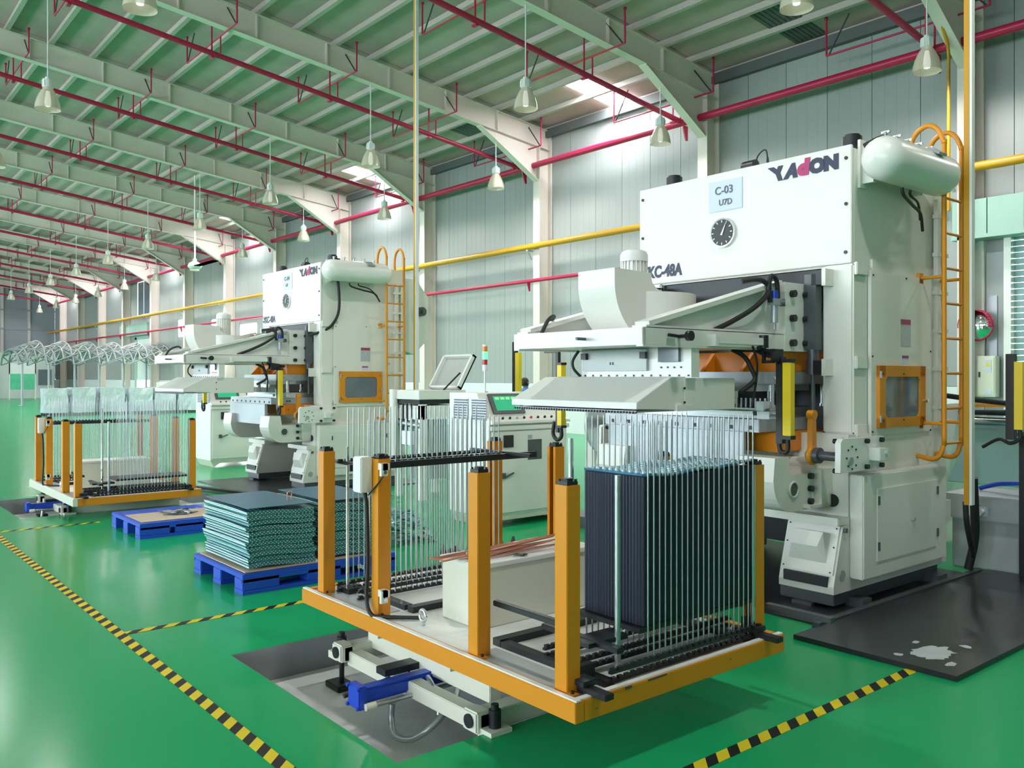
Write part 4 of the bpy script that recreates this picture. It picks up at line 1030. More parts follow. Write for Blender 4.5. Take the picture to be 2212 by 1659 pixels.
    B(x(-4.70), x(-4.08), 3.545, 3.57, z(.42), z(.45)).build('lift_bar', 'black_steel', R)
    for yy in (2.50, 3.52):
        CY((x(-4.57), yy, z(.33)), (x(-4.57), yy, z(1.19 if yy < 3 else 1.33)), .011, n=12).build('guide_rod', 'chrome', R)
        B(x(-4.64), x(-4.5), yy - .03, yy + .03, z(.33), z(.36)).build('rod_base', 'black_steel', R)
    # right station
    Yb0, Yb1 = 2.82, 3.62
    for xx, zt in ((-2.515, 1.42), (-2.70, 1.40), (-2.925, 1.42)):
        pin_row(x(xx), 2.865 if xx < -2.6 else 2.835, 3.60, 20 if xx < -2.6 else 21, z(.345), z(zt), .0040)
        for zz in (.372, .335): comb(x(xx) + .018, 2.58, 3.64, z(zz), 26)
    B(x(-2.95), x(-2.47), 2.60, 2.64, z(.455), z(.48)).build('carriage_arm', 'black_steel', R, bevel=.004)
    B(x(-3.12), x(-2.62), 2.455, 2.485, z(.55), z(.575)).build('carriage_arm', 'black_steel', R, bevel=.003)
    B(x(-2.72), x(-2.60), 2.56, 2.80, z(.455), z(.475)).build('carriage_plate', 'black_steel', R)
    B(x(-2.93), x(-2.53), 2.80, 3.64, z(.49), z(.512)).build('carriage_plate', 'black_steel', R)
    for yy in (2.44, 3.60):
        m = MB(); m.box(x(-2.62), x(-2.36), yy - .025, yy + .025, z(.335), z(.36)); m.box(x(-2.55), x(-2.47), yy - .035, yy + .045, z(.36), z(.385)); m.box(x(-2.60), x(-2.56), yy + .02, yy + .12, z(.345), z(.41)); m.build('end_slide', 'black_steel', R, bevel=.003)
    CY((x(-2.60), 2.735, z(.33)), (x(-2.60), 2.735, z(1.175)), .0135, n=14).build('guide_rod', 'steel', R)
    CY((x(-2.90), 2.74, z(.33)), (x(-2.90), 2.74, z(1.32)), .013, n=14).build('guide_rod', 'chrome', R)
    CY((x(-2.53), 3.62, z(.33)), (x(-2.53), 3.62, z(1.17)), .013, n=14).build('guide_rod', 'chrome', R)
    if loaded:
        for ya, yb, za, zb in ((2.50, 2.515, .318, .333), (2.60, 2.64, .322, .333), (2.74, 2.86, .326, .333), (3.3, 3.31, .30, .305), (2.43, 2.44, .285, .29)):
            B(X1 - .0005, X1 + .001, ya, yb, za, zb).build('paint_chip', 'dark_steel', R)
        B(x(-3.45), x(-3.2), 3.76, 3.795, z(.40), z(.42)).build('rear_stop', 'black_steel', R)
        B(x(-2.56), x(-2.20), 3.77, 3.81, z(.43), z(.455)).build('rear_stop', 'dark_steel', R)
    # control box with hose on the second front post
    cb = B(x(-4.13), x(-4.04), 2.29, 2.362, z(.985), z(1.175)).build('control_box', 'machine_white', R, bevel=.006)
    for i, (zz, mt) in enumerate(((1.145, 'black'), (1.10, 'black'), (1.055, 'black'), (1.012, 'pink'))):
        CY((x(-4.13), 2.325, z(zz)), (x(-4.15), 2.325, z(zz)), .014, n=10).build('button', mt, cb)
    TU([(x(-4.07), 2.33, z(.985)), (x(-4.065), 2.34, z(.9)), (x(-4.062), 2.345, z(.6)), (x(-4.06), 2.335, z(.42)), (x(-4.0), 2.33, z(.345)), (x(-3.93), 2.37, z(.34)), (x(-3.80), 2.5, z(.34))], .011).build('cable', 'rubber', cb)
    for zz in (.44, 1.11):
        m = MB(); m.box(x(-3.982), x(-3.93), 2.36, 2.40, z(zz), z(zz + .035)); m.box(x(-3.95), x(-3.93), 2.35, 2.39, z(zz - .03), z(zz + .035)); m.build('limit_switch', 'machine_white', R)
        CY((x(-3.93), 2.37, z(zz - .01)), (x(-3.922), 2.37, z(zz - .01)), .010, n=10).build('switch_roller', 'chrome', R)
    TU([(x(-3.95), 2.375, z(1.08)), (x(-3.98), 2.362, z(1.04)), (x(-4.05), 2.34, z(.97))], .004, 6).build('cable', 'rubber', R)
    # eye bolt
    m = MB(); m.ring((x(-3.72), 2.47, z(.375)), 'Y', .028, .009, 18, 8); m.cyl((x(-3.72), 2.47, z(.325)), (x(-3.72), 2.47, z(.35)), .012, n=10); m.build('eye_bolt', 'alu', R)
    return R
rack1 = make_rack(0, 0, True)
rack2 = make_rack(PITCH, -.085, False)

# fins stacked on the right station of the near rack
def fin_block():
    R = thing('fin_stack', 'tall block of dark blue aluminium fins threaded on the near rack pins', 'fin stack', (-2.73, 3.22, .512))
    x0, x1, y0, y1, z0, z1 = -2.905, -2.535, 2.83, 3.62, .514, 1.175
    m = MB()
    n = 20
    prof = []
    for i in range(n):       # scalloped front edge (towards -Y): each strip of fins
        a = x0 + (x1 - x0) * i / n; w_ = (x1 - x0) / n
        prof += [(a, y0 + .004), (a + w_ * .3, y0), (a + w_ * .7, y0)]
    prof.append((x1, y0 + .004))
    k = 21
    for i in range(k):
        a = y0 + .01 + (y1 - y0 - .01) * i / k; w_ = (y1 - y0 - .01) / k
        prof += [(x1 - .004, a), (x1, a + w_ * .3), (x1, a + w_ * .7)]
    prof += [(x1 - .004, y1), (x0, y1)]
    m.prism(prof, 'Z', z0, z1 - .012)
    o = m.build('fin_body', 'fin_edge', R); o['kind'] = 'stuff'
    # top sheets, slightly wavy
    m = MB(); nx, ny = 8, 16; vs = []; fs = []
    for j in range(ny + 1):
        for i in range(nx + 1):
            X = x0 + (x1 - x0) * i / nx; Y = y0 + (y1 - y0) * j / ny
            vs.append((X, Y, z1 + .006 * math.sin(Y * 16) + .010 * (j / ny - .3) + (.012 if i == nx and j > ny * .7 else 0)))
    for j in range(ny):
        for i in range(nx): a = j * (nx + 1) + i; fs.append((a, a + 1, a + nx + 2, a + nx + 1))
    m.add(vs, fs, True); n0 = len(vs)
    o = m.build('top_sheet', 'fin_top', R, fixn=False)
    md = o.modifiers.new('thick', 'SOLIDIFY'); md.thickness = .012; md.offset = -1
    m = MB(); c = 0
    for j in range(18):
        for i in range(9):
            X = x0 + .022 + (x1 - x0 - .044) * i / 8; Y = y0 + .025 + (y1 - y0 - .05) * j / 17
            zz = z1 + .006 * math.sin(Y * 16) + .010 * ((Y - y0) / (y1 - y0) - .3)
            m.cyl((X, Y, zz - .003), (X, Y, zz + .006), .009, .007, n=6, caps=False)
    o = m.build('collar', 'fin_rim', R, fixn=False); o['kind'] = 'stuff'
fin_block()
# cream crate on the near rack with copper hairpins and a shackle
def crate(dx, dz, lab):
    R = thing('crate', lab, 'box', (-3.62 + dx, 3.05, .325 + dz))
    B(-3.79 + dx, -3.46 + dx, 2.64, 3.45, .326 + dz, .63 + dz).build('body', 'cream', R, bevel=.003)
    B(-3.80 + dx, -3.45 + dx, 2.63, 3.46, .63 + dz, .655 + dz).build('lid', 'white', R, bevel=.003)
crate(0, 0, 'cream steel box on the near orange rack under the copper tubes')
crate(PITCH, -.085, 'cream steel box on the far orange rack behind the empty pins')
random.seed(3)
for i in range(9):
    y0 = 2.60 + random.uniform(-.12, .1); xa = -3.70 + .018 * i + random.uniform(-.02, .02); y1 = y0 + random.uniform(.55, .8)
    zz = .662 + .006 * (i % 3); sk = random.uniform(-.08, .10); ri = random.uniform(0, .05)
    TU([(xa + sk, y1, zz + ri), (xa + .01, y0 + .03, zz), (xa + .004, y0 + .005, zz), (xa + .012, y0, zz), (xa + .02, y0 + .005, zz), (xa + .022, y0 + .03, zz), (xa + .012 + sk, y1, zz + ri + .003)], .0045, 6, False).build('copper_hairpin', 'copper',
        label='copper hairpin tube lying on the cream box, %s from the left' % ORDS[i], cat='tube', group='copper hairpin tubes')
m = MB(); m.ring((-3.50, 2.92, .664), 'Z', .018, .004, 12, 6); m.ring((-3.485, 2.955, .664), 'Z', .014, .004, 12, 6); m.box(-3.505, -3.47, 2.93, 2.945, .658, .668)
m.build('small_shackle', 'dark_steel', label='small grey shackle on the lid of the cream box', cat='shackle')

# ================================================================== PALLETS AND FIN BUNDLES
def pallet(x0, x1, y0, y1, label, txt=False):
    R = thing('pallet', label, 'pallet', ((x0 + x1) / 2, (y0 + y1) / 2, 0), 'blue plastic pallets')
    B(x0, x1, y0, y1, .115, .150).build('top_deck', 'pallet_blue', R, bevel=.004)
    w = .16
    nx = 3; ny = 3
    for i in range(nx):
        for j in range(ny):
            xa = x0 + (x1 - x0 - w) * i / (nx - 1); ya = y0 + (y1 - y0 - w * 1.8) * j / (ny - 1)
            B(xa, xa + w, ya, ya + w * 1.8, 0.028, .116).build('block', 'pallet_blue', R, bevel=.006)
    for j in range(3):
        xa = x0 + (x1 - x0 - w) * j / 2
        B(xa, xa + w, y0, y1, 0.0, .030).build('bottom_runner', 'pallet_blue', R)
    for xx in (x1 - .02, x0):
        B(xx, xx + .02, y0, y1, .09, .118).build('side_rim', 'pallet_blue', R)
    for i in range(6):
        yy = y0 + .1 + (y1 - y0 - .2) * i / 5; B(x0 + .1, x1 - .1, yy - .006, yy + .006, .150, .153).build('deck_rib', 'pallet_blue', R)
    if txt:
        text('pallet_letters', 'Sky', .045, 'white', R, (x1 + .001, y0 + (y1 - y0) * .72, .065), rz=PI / 2, bold=.002)
    return R
pallet(-7.16, -6.14, 2.50, 3.82, 'blue plastic pallet under the two stacks of teal fins', True)
pallet(-9.90, -8.90, 2.58, 3.55, 'blue plastic pallet with cardboard and scraps on its deck')
B(-9.55, -8.97, 2.62, 3.5, .153, .158).build('cardboard_sheet', 'card', label='flat brown cardboard sheet on the far blue pallet', cat='cardboard')
B(-7.10, -6.17, 2.53, 3.78, .153, .162).build('cardboard_sheet', 'card', label='flat brown cardboard sheet under the teal fin stacks', cat='cardboard')
random.seed(5)
def bundle(x0, x1, y0, y1, z0, th, seed, label, group):
    rnd = random.Random(seed)
    m = MB(); nx, ny = 6, 14
    ox, oy = rnd.uniform(-.012, .012), rnd.uniform(-.015, .015)
    ph = rnd.uniform(0, 6)
    top = []; bot = []
    for j in range(ny + 1):
        for i in range(nx + 1):
            X = x0 + ox + (x1 - x0) * i / nx; Y = y0 + oy + (y1 - y0) * j / ny
            wv = .006 * math.sin(3.2 * i / nx + ph * .1) * (.4 + i / nx) + .010 * math.sin(5 * (j / ny) + .3) * (i / nx)
            top.append((X, Y, z0 + th * .92 + wv)); bot.append((X, Y, z0 + wv))
    n = len(top); fs = []
    for j in range(ny):
        for i in range(nx):
            a = j * (nx + 1) + i; fs.append((a, a + 1, a + nx + 2, a + nx + 1)); fs.append((n + a, n + a + nx + 1, n + a + nx + 2, n + a + 1))
    rim = [i for i in range(nx + 1)] + [j * (nx + 1) + nx for j in range(1, ny + 1)] + [ny * (nx + 1) + i for i in range(nx - 1, -1, -1)] + [j * (nx + 1) for j in range(ny - 1, 0, -1)]
    for a, b in zip(rim, rim[1:] + rim[:1]): fs.append((b, a, n + a, n + b))
    m.add(top + bot, fs)
    R = thing('fin_bundle', label, 'fin bundle', ((x0 + x1) / 2, (y0 + y1) / 2, z0), group)
    m.build('sheets', 'fin_bundle', R)
    # bright folded rims along the two long edges facing out
    e = MB()
    for i in range(nx):
        a, b = Vector(top[i]), Vector(top[i + 1]); e.cyl(a + Vector((0, -.002, -.003)), b + Vector((0, -.002, -.003)), .0045, n=5)
    e.build('folded_rim', 'fin_rim', R)
    return R
NB = 11
for s_, (ya, yb, nm) in enumerate(((2.56, 3.10, 'left'), (3.20, 3.74, 'right'))):
    for i in range(NB):
        pos = NB - 1 - i
        z = .175 + i * .0385
        lab = 'teal fin bundle on the pallet, %s from the top of the %s stack' % (ORDS[pos], nm) if pos else 'topmost teal fin bundle of the %s stack on the pallet' % nm
        bundle(-7.08, -6.20, ya, yb, z, .036, s_ * 40 + i, lab, 'teal fin bundles on the blue pallet')
for s_, (ya, yb, nm) in enumerate(((2.56, 3.10, 'left'), (3.20, 3.74, 'right'))):
    B(-7.09, -6.19, ya + .005, yb - .005, .620, .624).build('cover_sheet', 'fin_sheet', label='smooth blue cover sheet on top of the %s fin stack' % nm, cat='sheet')
TU([(-6.42, 2.98, .625), (-6.42, 2.98, .68), (-6.42, 2.99, .692), (-6.42, 3.005, .692), (-6.42, 3.015, .68), (-6.42, 3.015, .625)], .005, 6).build('copper_loop', 'copper', label='small upright copper loop on the left fin stack', cat='tube')
# scraps and pieces
rnd = random.Random(9)
def scrap(name, cx_, cy_, z0, sx, sy, h, n, matn, label, cat):
    m = MB()
    for i in range(n):
        X = cx_ + rnd.uniform(-sx, sx); Y = cy_ + rnd.uniform(-sy, sy)
        k = max(0, 1 - ((X - cx_) / sx) ** 2 * .6 - ((Y - cy_) / sy) ** 2 * .6)
        Zz = z0 + .01 + rnd.uniform(0, h) * k; L = rnd.uniform(.03, .10)
        a = rnd.uniform(0, 2 * PI); t = rnd.uniform(-.6, .6)
        d_ = Vector((math.cos(a), math.sin(a), t * .5)) * L; w_ = Vector((-math.sin(a), math.cos(a), rnd.uniform(-.5, .5))) * .02
        p = Vector((X, Y, max(z0 + .012, Zz)))
        q = [p - d_ - w_, p + d_ - w_, p + d_ * .9 + w_, p - d_ + w_]
        for v in q: v.z = max(v.z, z0 + .002)
        m.add(q, [(0, 1, 2, 3)])
    m.build(name, matn, label=label, cat=cat, kind='stuff', fixn=False)
scrap('fin_offcuts', -7.4, 4.35, 0.0, .42, .45, .50, 420, 'scrap', 'heap of crumpled teal fin offcuts behind the fin stacks', 'scrap')
scrap('metal_bits', -9.35, 3.1, .158, .15, .14, .03, 26, 'grey_metal', 'few grey metal bits on the cardboard of the far pallet', 'scrap')
m = MB()
for i in range(160):
    X = -6.0 + rnd.gauss(0, .20); Y = 4.75 + rnd.gauss(0, .20)
    m.cyl((X, Y, .0), (X + rnd.uniform(-.04, .04), Y + rnd.uniform(-.04, .04), rnd.uniform(.02, .10)), .035, .01, n=5)
m.build('swarf_heap', 'rust', label='low heap of dark reddish swarf on the floor behind the near rack', cat='scrap', kind='stuff', fixn=False)

# ================================================================== FLOOR TAPE
def tape(x0, x1, y0, y1, label):
    B(x0, x1, y0, y1, 0.0005, .002).build('floor_tape', 'tape', label=label, cat='tape', group='yellow and black floor tape')
tape(-13.0, 3.0, 1.50, 1.565, 'long yellow and black tape line running along the aisle')
tape(-2.285, -2.22, 1.565, 4.68, 'yellow and black tape line right of the near rack')
tape(-5.73, -5.665, 1.565, 2.95, 'short yellow and black tape line between the pit and pallets')
tape(-10.30, -10.235, 1.565, 2.55, 'short yellow and black tape line by the far rack')

# ================================================================== AROUND THE PRESSES
# dark oily floor plates
R = thing('floor_plate', 'large dark oily steel plate on the floor in front of the near press', 'plate', (-2.4, 5.8, 0))
B(-2.98, -2.01, 4.68, 7.5, 0.0, .03).build('plate', 'oil_steel', R, bevel=.003)
m = MB(); rr = random.Random(4)
def blob(X, Y, a_, b_, n_): m.prism([(X + a_ * rr.uniform(.65, 1.05) * math.cos(2 * PI * t / n_), Y + b_ * rr.uniform(.65, 1.05) * math.sin(2 * PI * t / n_)) for t in range(n_)], 'Z', .0302, .0312)
blob(-2.27, 4.98, .11, .17, 30); blob(-2.12, 4.86, .03, .05, 12); blob(-2.43, 5.1, .02, .04, 10); blob(-2.2, 5.24, .04, .03, 12); blob(-2.38, 4.80, .03, .03, 10)
o = m.build('worn_patch', 'worn', R); o['kind'] = 'stuff'
B(-5.3, -3.036, 5.05, 7.3, 0.0, .0119).build('oil_tray', 'oil_steel', label='thin dark oil tray under the near press', cat='tray')
B(-3.035, -2.985, 4.98, 7.4, .0, .04).build('tray_edge', 'dark_steel', label='raised dark edge strip between oil tray and floor plate', cat='strip')
B(-13.3, -10.95, 4.7, 7.3, 0.0, .0119).build('oil_tray', 'oil_steel', label='thin dark oil tray under the far press', cat='tray')
m = MB(); m.box(-12.4, -11.0, 4.5, 4.58, .012, .05, rz=.25); m.build('steel_bar', 'black_steel', label='black steel bar lying on the floor before the far press', cat='bar')

# control cabinets
def cabinet(dx, label, tower):
    R = thing('control_cabinet', label, 'cabinet', (-7.55 + dx, 6.15, 0), 'cream control cabinets')
    x0, x1, y0, y1 = -7.92 + dx, -7.18 + dx, 5.60, 6.72
    m = MB(); m.prism([(x0 + .02, .0), (x1 - .08, .0), (x1, .12), (x0, .12)], 'Y', y0 + .02, y1 - .02)
    m = MB(); m.prism([(y0, .12), (y1, .12), (y1 - .06, .0), (y1 - .18, .07), (y0 + .18, .07), (y0 + .06, .0)], 'X', x0 + .05, x1 - .01); m.build('plinth', 'cream', R)
    B(x0, x1, y0, y1, .12, 1.10).build('body', 'machine_white', R, bevel=.006)
    d_ = B(x1, x1 + .02, y0 + .03, y1 - .03, .15, 1.02).build('door', 'machine_white', R, bevel=.004)
    m = MB(); m.box(x1 + .02, x1 + .045, y0 + .18, y0 + .30, .85, .98); m.build('switch', 'black', d_)
    m = MB(); m.box(x1 + .02, x1 + .05, y0 + .14, y0 + .19, .52, .58); m.box(x1 + .04, x1 + .06, y0 + .16, y0 + .30, .545, .56, rx=.35); m.build('handle', 'dark_steel', d_)
    B(x1 + .02, x1 + .024, y0 + .52, y0 + .72, .70, .92).build('nameplate', 'dark_steel', d_)
    B(x1 + .02, x1 + .024, y0 + .52, y0 + .58, .93, .97).build('nameplate', 'grey_metal', d_)
    B(x1 + .02, x1 + .04, y0 - .0, y1, 1.035, 1.08).build('sill', 'machine_white', R)
    # sloping desk with touch screen
    pr = [(x0 + .02, 1.10), (x1 + .06, 1.10), (x1 + .06, 1.13), (x1 - .07, 1.18), (x1 - .21, 1.43), (x0 + .02, 1.43)]
    m = MB(); m.prism(pr, 'Y', y0 + .0, y1); dk = m.build('desk', 'machine_white', R, bevel=.004)
    nrm = Vector((.25, 0, .14)).normalized(); up = Vector((-.14, 0, .25)).normalized()
    c0 = Vector((x1 - .14, y0 + .34, 1.305)) + nrm * .004
    def quad(c, w_, h_, th):
        sy = Vector((0, w_ / 2, 0)); su = up * h_ / 2
        q = [c - sy - su, c + sy - su, c + sy + su, c - sy + su]
        return MB().add(q + [v + nrm * th for v in q], [(0, 3, 2, 1), (4, 5, 6, 7), (0, 1, 5, 4), (1, 2, 6, 5), (2, 3, 7, 6), (3, 0, 4, 7)])
    sc_ = quad(c0, .44, .24, .02).build('screen_bezel', 'dark_steel', dk)
    quad(c0 + nrm * .02, .34, .175, .003).build('screen', 'screen', dk)
    for i in range(4): quad(c0 + nrm * .023 + Vector((0, -.12 + .075 * i, 0)) + up * .06, .055, .03, .002).build('screen_button', 'screen_bar', dk)
    quad(c0 + nrm * .0 + Vector((0, .42, 0)) - up * .01, .10, .06, .01).build('counter', 'black', dk)
    for i in range(9):
        p = Vector((x1 - .0, y0 + .18 + .1 * i, 1.150)); CY(p, p + Vector((.012, 0, .022)), .013, n=8).build('push_button', ['black', 'black', 'green_lamp', 'black', 'red_lamp', 'black', 'black', 'black', 'black'][i] if i != 2 else 'mint', dk)
    for i in range(2):
        v_ = B(x0 + .12 + .32 * i, x0 + .38 + .32 * i, y0 - .008, y0, 1.14, 1.37).build('vent', 'grey_metal', R)
        for k in range(8): B(x0 + .13 + .32 * i, x0 + .37 + .32 * i, y0 - .016, y0 - .008, 1.15 + .028 * k, 1.163 + .028 * k).build('vent_slat', 'dark_steel', v_)
    if tower:
        tx, ty = x0 + .28, y0 + .3
        T_ = thing('signal_tower', 'signal tower lamp with lit green section on the near control cabinet', 'lamp', (tx, ty, 1.43))
        m = MB(); m.cyl((tx, ty, 1.43), (tx, ty, 1.445), .035, n=14); m.cyl((tx, ty, 1.445), (tx, ty, 1.67), .010, n=10); m.build('stem', 'alu', T_)
        CY((tx, ty, 1.67), (tx, ty, 1.74), .029, n=16).build('socket', 'white', T_)
        for zz, h_, mt in ((1.74, .06, 'red_lamp'), (1.80, .085, 'green_lamp'), (1.885, .06, 'amber')): CY((tx, ty, zz), (tx, ty, zz + h_), .029, n=16).build('lens', mt, T_)
        CY((tx, ty, 1.945), (tx, ty, 1.965), .027, n=16).build('cap', 'white', T_)
    return R
cabinet(0, 'cream control cabinet with green touch screen between the two presses', True)
cabinet(PITCH, 'cream control cabinet behind the far orange rack', False)

# machine with raised lid behind the far press
R = thing('lidded_feeder', 'cream feeding machine with raised lid right of the far press', 'machine', (-9.7, 6.5, 0))
B(-10.05, -9.35, 6.15, 6.9, 1.31, 1.43).build('top_frame', 'machine_white', R, bevel=.006)
B(-10.03, -9.37, 6.17, 6.88, 1.25, 1.31).build('frame_gap', 'black', R)
B(-10.03, -9.37, 6.2, 6.85, 1.05, 1.23).build('beam', 'machine_white', R)
for xx in (-10.02, -9.45):
    for yy in (6.2, 6.78): B(xx, xx + .08, yy, yy + .08, .0, 1.25).build('leg', 'machine_white', R)
def lp(x_, t, o): return Vector((x_, 6.82 + .26 * t, 1.43 + .45 * t)) + Vector((0, -.87, .5)) * o
def slab(xa, xb, t0, t1, o0, o1): 
    q = [lp(xa, t0, o0), lp(xb, t0, o0), lp(xb, t1, o0), lp(xa, t1, o0), lp(xa, t0, o1), lp(xb, t0, o1), lp(xb, t1, o1), lp(xa, t1, o1)]
    return MB().add(q, [(0, 3, 2, 1), (4, 5, 6, 7), (0, 1, 5, 4), (1, 2, 6, 5), (2, 3, 7, 6), (3, 0, 4, 7)])
lid = slab(-10.05, -9.35, 0, 1, 0, .02).build('lid', 'dull_alu', R)
for a, b, c_, d_ in ((-10.05, -10.01, 0, 1), (-9.39, -9.35, 0, 1), (-10.05, -9.35, .95, 1), (-10.05, -9.35, 0, .05)): slab(a, b, c_, d_, 0, .07).build('lid_rim', 'machine_white', lid)
CY((-9.45, 6.60, 1.43), (-9.43, 6.86, 1.66), .012, n=8).build('gas_strut', 'black', R)
CY((-9.95, 6.14, .4), (-9.95, 6.14, 1.44), .06, n=14).build('riser', 'machine_white', R)
B(-9.9, -9.5, 6.4, 6.7, .25, 1.04).build('drive_housing', 'grey_metal', R)
for i in range(3): CY((-9.8 + .10 * i, 6.19, .7), (-9.8 + .10 * i, 6.19, 1.25), .014, n=8).build('drop_cable', 'black', R)
CY((-10.0, 6.22, 1.0), (-9.4, 6.22, .97), .045, n=12).build('feed_roller', 'steel', R)
B(-9.7, -9.48, 6.1, 6.16, .72, .9).build('motor_cover', 'alu', R)

# coil reel and console left of the near press
R = thing('coil_reel', 'round aluminium coil reel on a shaft beside the control cabinet', 'reel', (-6.55, 6.75, 0))
CY((-6.55, 6.55, 1.16), (-6.55, 6.60, 1.16), .001, n=8)
m = MB(); m.cyl((-6.58, 6.75, 1.10), (-6.54, 6.75, 1.10), .34, n=48); m.build('disc', 'alu', R)
m = MB(); m.cyl((-6.62, 6.75, 1.10), (-6.25, 6.75, 1.10), .055, n=16); m.build('shaft', 'black_steel', R)
B(-6.75, -6.62, 6.6, 6.9, 0, 1.2).build('stand', 'machine_white', R)
B(-6.9, -6.3, 6.4, 7.1, 0, .12).build('base', 'dark_steel', R)
R = thing('feed_console', 'low cream feeder console behind the near press and coil reel', 'machine', (-5.75, 7.9, 0))
B(-6.35, -5.2, 7.5, 8.3, 0, .9).build('body', 'machine_white', R, bevel=.01)
B(-6.3, -5.9, 7.45, 7.52, .9, 1.25).build('panel', 'machine_white', R)
B(-5.85, -5.3, 7.48, 8.2, .9, 1.1).build('cover', 'machine_white', R, bevel=.006)
m = MB()
for i in range(4): m.box(-6.25 + .09 * i, -6.19 + .09 * i, 7.44, 7.452, 1.0, 1.1)
o = m.build('buttons', 'dark_steel', R); o['kind'] = 'stuff'

# coil straightener behind the near press (right edge of the picture)
R = thing('straightener', 'grey coil straightener with bright sheet metal at the right edge', 'machine', (-2.3, 8.1, 0))
B(-3.3, -.8, 7.58, 8.3, 0, .42).build('base', 'grey_paint', R, bevel=.01)
B(-3.35, -.8, 7.5, 8.3, .42, .62).build('bed', 'grey_metal', R, bevel=.008)
m = MB(); m.cyl((-3.05, 7.5, .50), (-3.05, 7.44, .50), .05, n=14); m.box(-3.12, -2.98, 7.47, 7.5, .46, .54); m.build('valve', 'alu', R)
B(-2.45, -2.3, 7.47, 7.5, .48, .56).build('junction_box', 'black', R)
q = MB().add([(-3.7, 8.4, .62), (-1.4, 8.4, .62), (-1.4, 8.95, 1.16), (-3.7, 8.95, 1.16), (-3.7, 8.42, .61), (-1.4, 8.42, .61), (-1.4, 8.97, 1.15), (-3.7, 8.97, 1.15)], [(0, 1, 2, 3), (4, 7, 6, 5), (0, 4, 5, 1), (1, 5, 6, 2), (2, 6, 7, 3), (3, 7, 4, 0)])
q.build('sheet', 'sheet', R)
CY((-3.8, 8.93, 1.18), (-1.2, 8.93, 1.18), .035, n=14).build('roller', 'chrome', R)
CY((-3.8, 8.90, 1.26), (-1.2, 8.90, 1.26), .03, n=12).build('roller', 'black_steel', R)
B(-3.9, -1.2, 8.97, 9.03, 1.31, 1.34).build('guide_bar', 'orange', R)
B(-3.92, -3.80, 8.3, 9.1, .0, 1.34).build('side_frame', 'machine_white', R)
TU([(-3.2, 7.9, .64), (-3.0, 7.85, .70), (-2.7, 7.8, .72), (-2.3, 7.8, .69), (-2.0, 7.8, .66)], .02).build('hose', 'blue', R)
TU([(-3.05, 7.3, .05), (-3.0, 7.3, .3), (-2.98, 7.25, .55), (-2.97, 7.2, .8)], .035).build('hose', 'rubber', R)
TU([(-3.3, 7.4, 1.45), (-3.0, 7.6, 1.40), (-2.8, 7.8, 1.38), (-2.7, 7.9, 1.46), (-2.6, 8.0, 1.5), (-2.5, 8.0, 1.55)], .022).build('hose', 'rubber', R)
lc = thing('light_curtain_post', 'yellow light curtain post at the far right edge of the picture', 'sensor', (-2.65, 7.2, .0))
B(-2.66, -2.60, 7.17, 7.23, 1.20, 1.72).build('light_bar', 'curtain_yellow', lc)
B(-2.72, -2.66, 7.17, 7.23, 1.12, 1.78).build('post', 'black', lc)
MB().box(-2.72, -2.68, 7.23, 7.47, 1.14, 1.17).box(-2.72, -2.68, 7.43, 7.47, .03, 1.14).build('arm', 'black', lc)
TU([(-2.63, 7.2, 1.2), (-2.63, 7.2, 1.13), (-2.7, 7.2, 1.09), (-2.78, 7.2, 1.12), (-2.9, 7.2, 1.05)], .014).build('cable', 'rubber', lc)
lc = thing('light_curtain_post', 'yellow light curtain post behind the green-lit signal tower', 'sensor', (-10.3, 8.6, 0))
B(-10.33, -10.24, 8.57, 8.63, 1.35, 1.98).build('light_bar', 'curtain_yellow', lc)
B(-10.40, -10.33, 8.57, 8.63, 0, 2.15).build('post', 'black', lc)

# vertical supply poles
def pole(x_, y_, zb, label):
    R = thing('supply_pole', label, 'pole', (x_, y_, zb), 'yellow and white supply poles')
    B(x_ - .026, x_ + .012, y_ - .03, y_ + .03, zb, deck(y_) - .16).build('yellow_tray', 'yellow', R)
    B(x_ + .012, x_ + .030, y_ - .025, y_ + .025, zb, deck(y_) - .16).build('white_tray', 'white', R)
pole(-2.83, 6.79, .64, 'tall yellow and white supply pole behind the near press ladder')
pole(-10.80, 7.05, .74, 'tall yellow and white supply pole beside the far press ladder')
TU([(-2.86, 6.80, .66), (-2.86, 6.82, .5), (-2.88, 6.95, .3), (-2.93, 7.1, .2)], .022).build('supply_hose', 'rubber', label='black hose hanging from the near supply pole to the floor', cat='hose')
m = MB(); m.tube([(-6.9, 15.0, 8.35), (-7.0, 15.9, 7.6), (-7.0, 15.95, 7.4), (-7.0, 15.95, 4.6)], .03, 8, False)
m.build('thin_yellow_pipe', 'yellow', label='thin bent yellow pipe dropping beside the right wall column', cat='pipe')

# wall items by the roller door
R = thing('convex_mirror', 'round convex safety mirror with red hood by the roller door', 'mirror', (-6.78, 16.66, 2.3))
ms = MB(); pr = [(.001, .09), (.12, .08), (.22, .04), (.27, 0)]; vs = []; fs = []; n = 24
for r, t in pr:
    for i in range(n): vs.append((-6.80 + r * math.cos(2 * PI * i / n), 16.66 - t, 2.55 + r * math.sin(2 * PI * i / n)))
for j in range(len(pr) - 1):
    for i in range(n): fs.append((j * n + i, j * n + (i + 1) % n, (j + 1) * n + (i + 1) % n, (j + 1) * n + i))
ms.add(vs, fs, True).build('mirror_dome', 'mirror', R)
MB().ring((-6.80, 16.66, 2.55), 'Y', .27, .02, 28, 6).build('rim', 'red', R)
m = MB(); pts = [( -6.80 + .28 * math.cos(a), 2.55 + .28 * math.sin(a)) for a in [(-.15 + i * (PI + .3) / 16) for i in range(17)]]
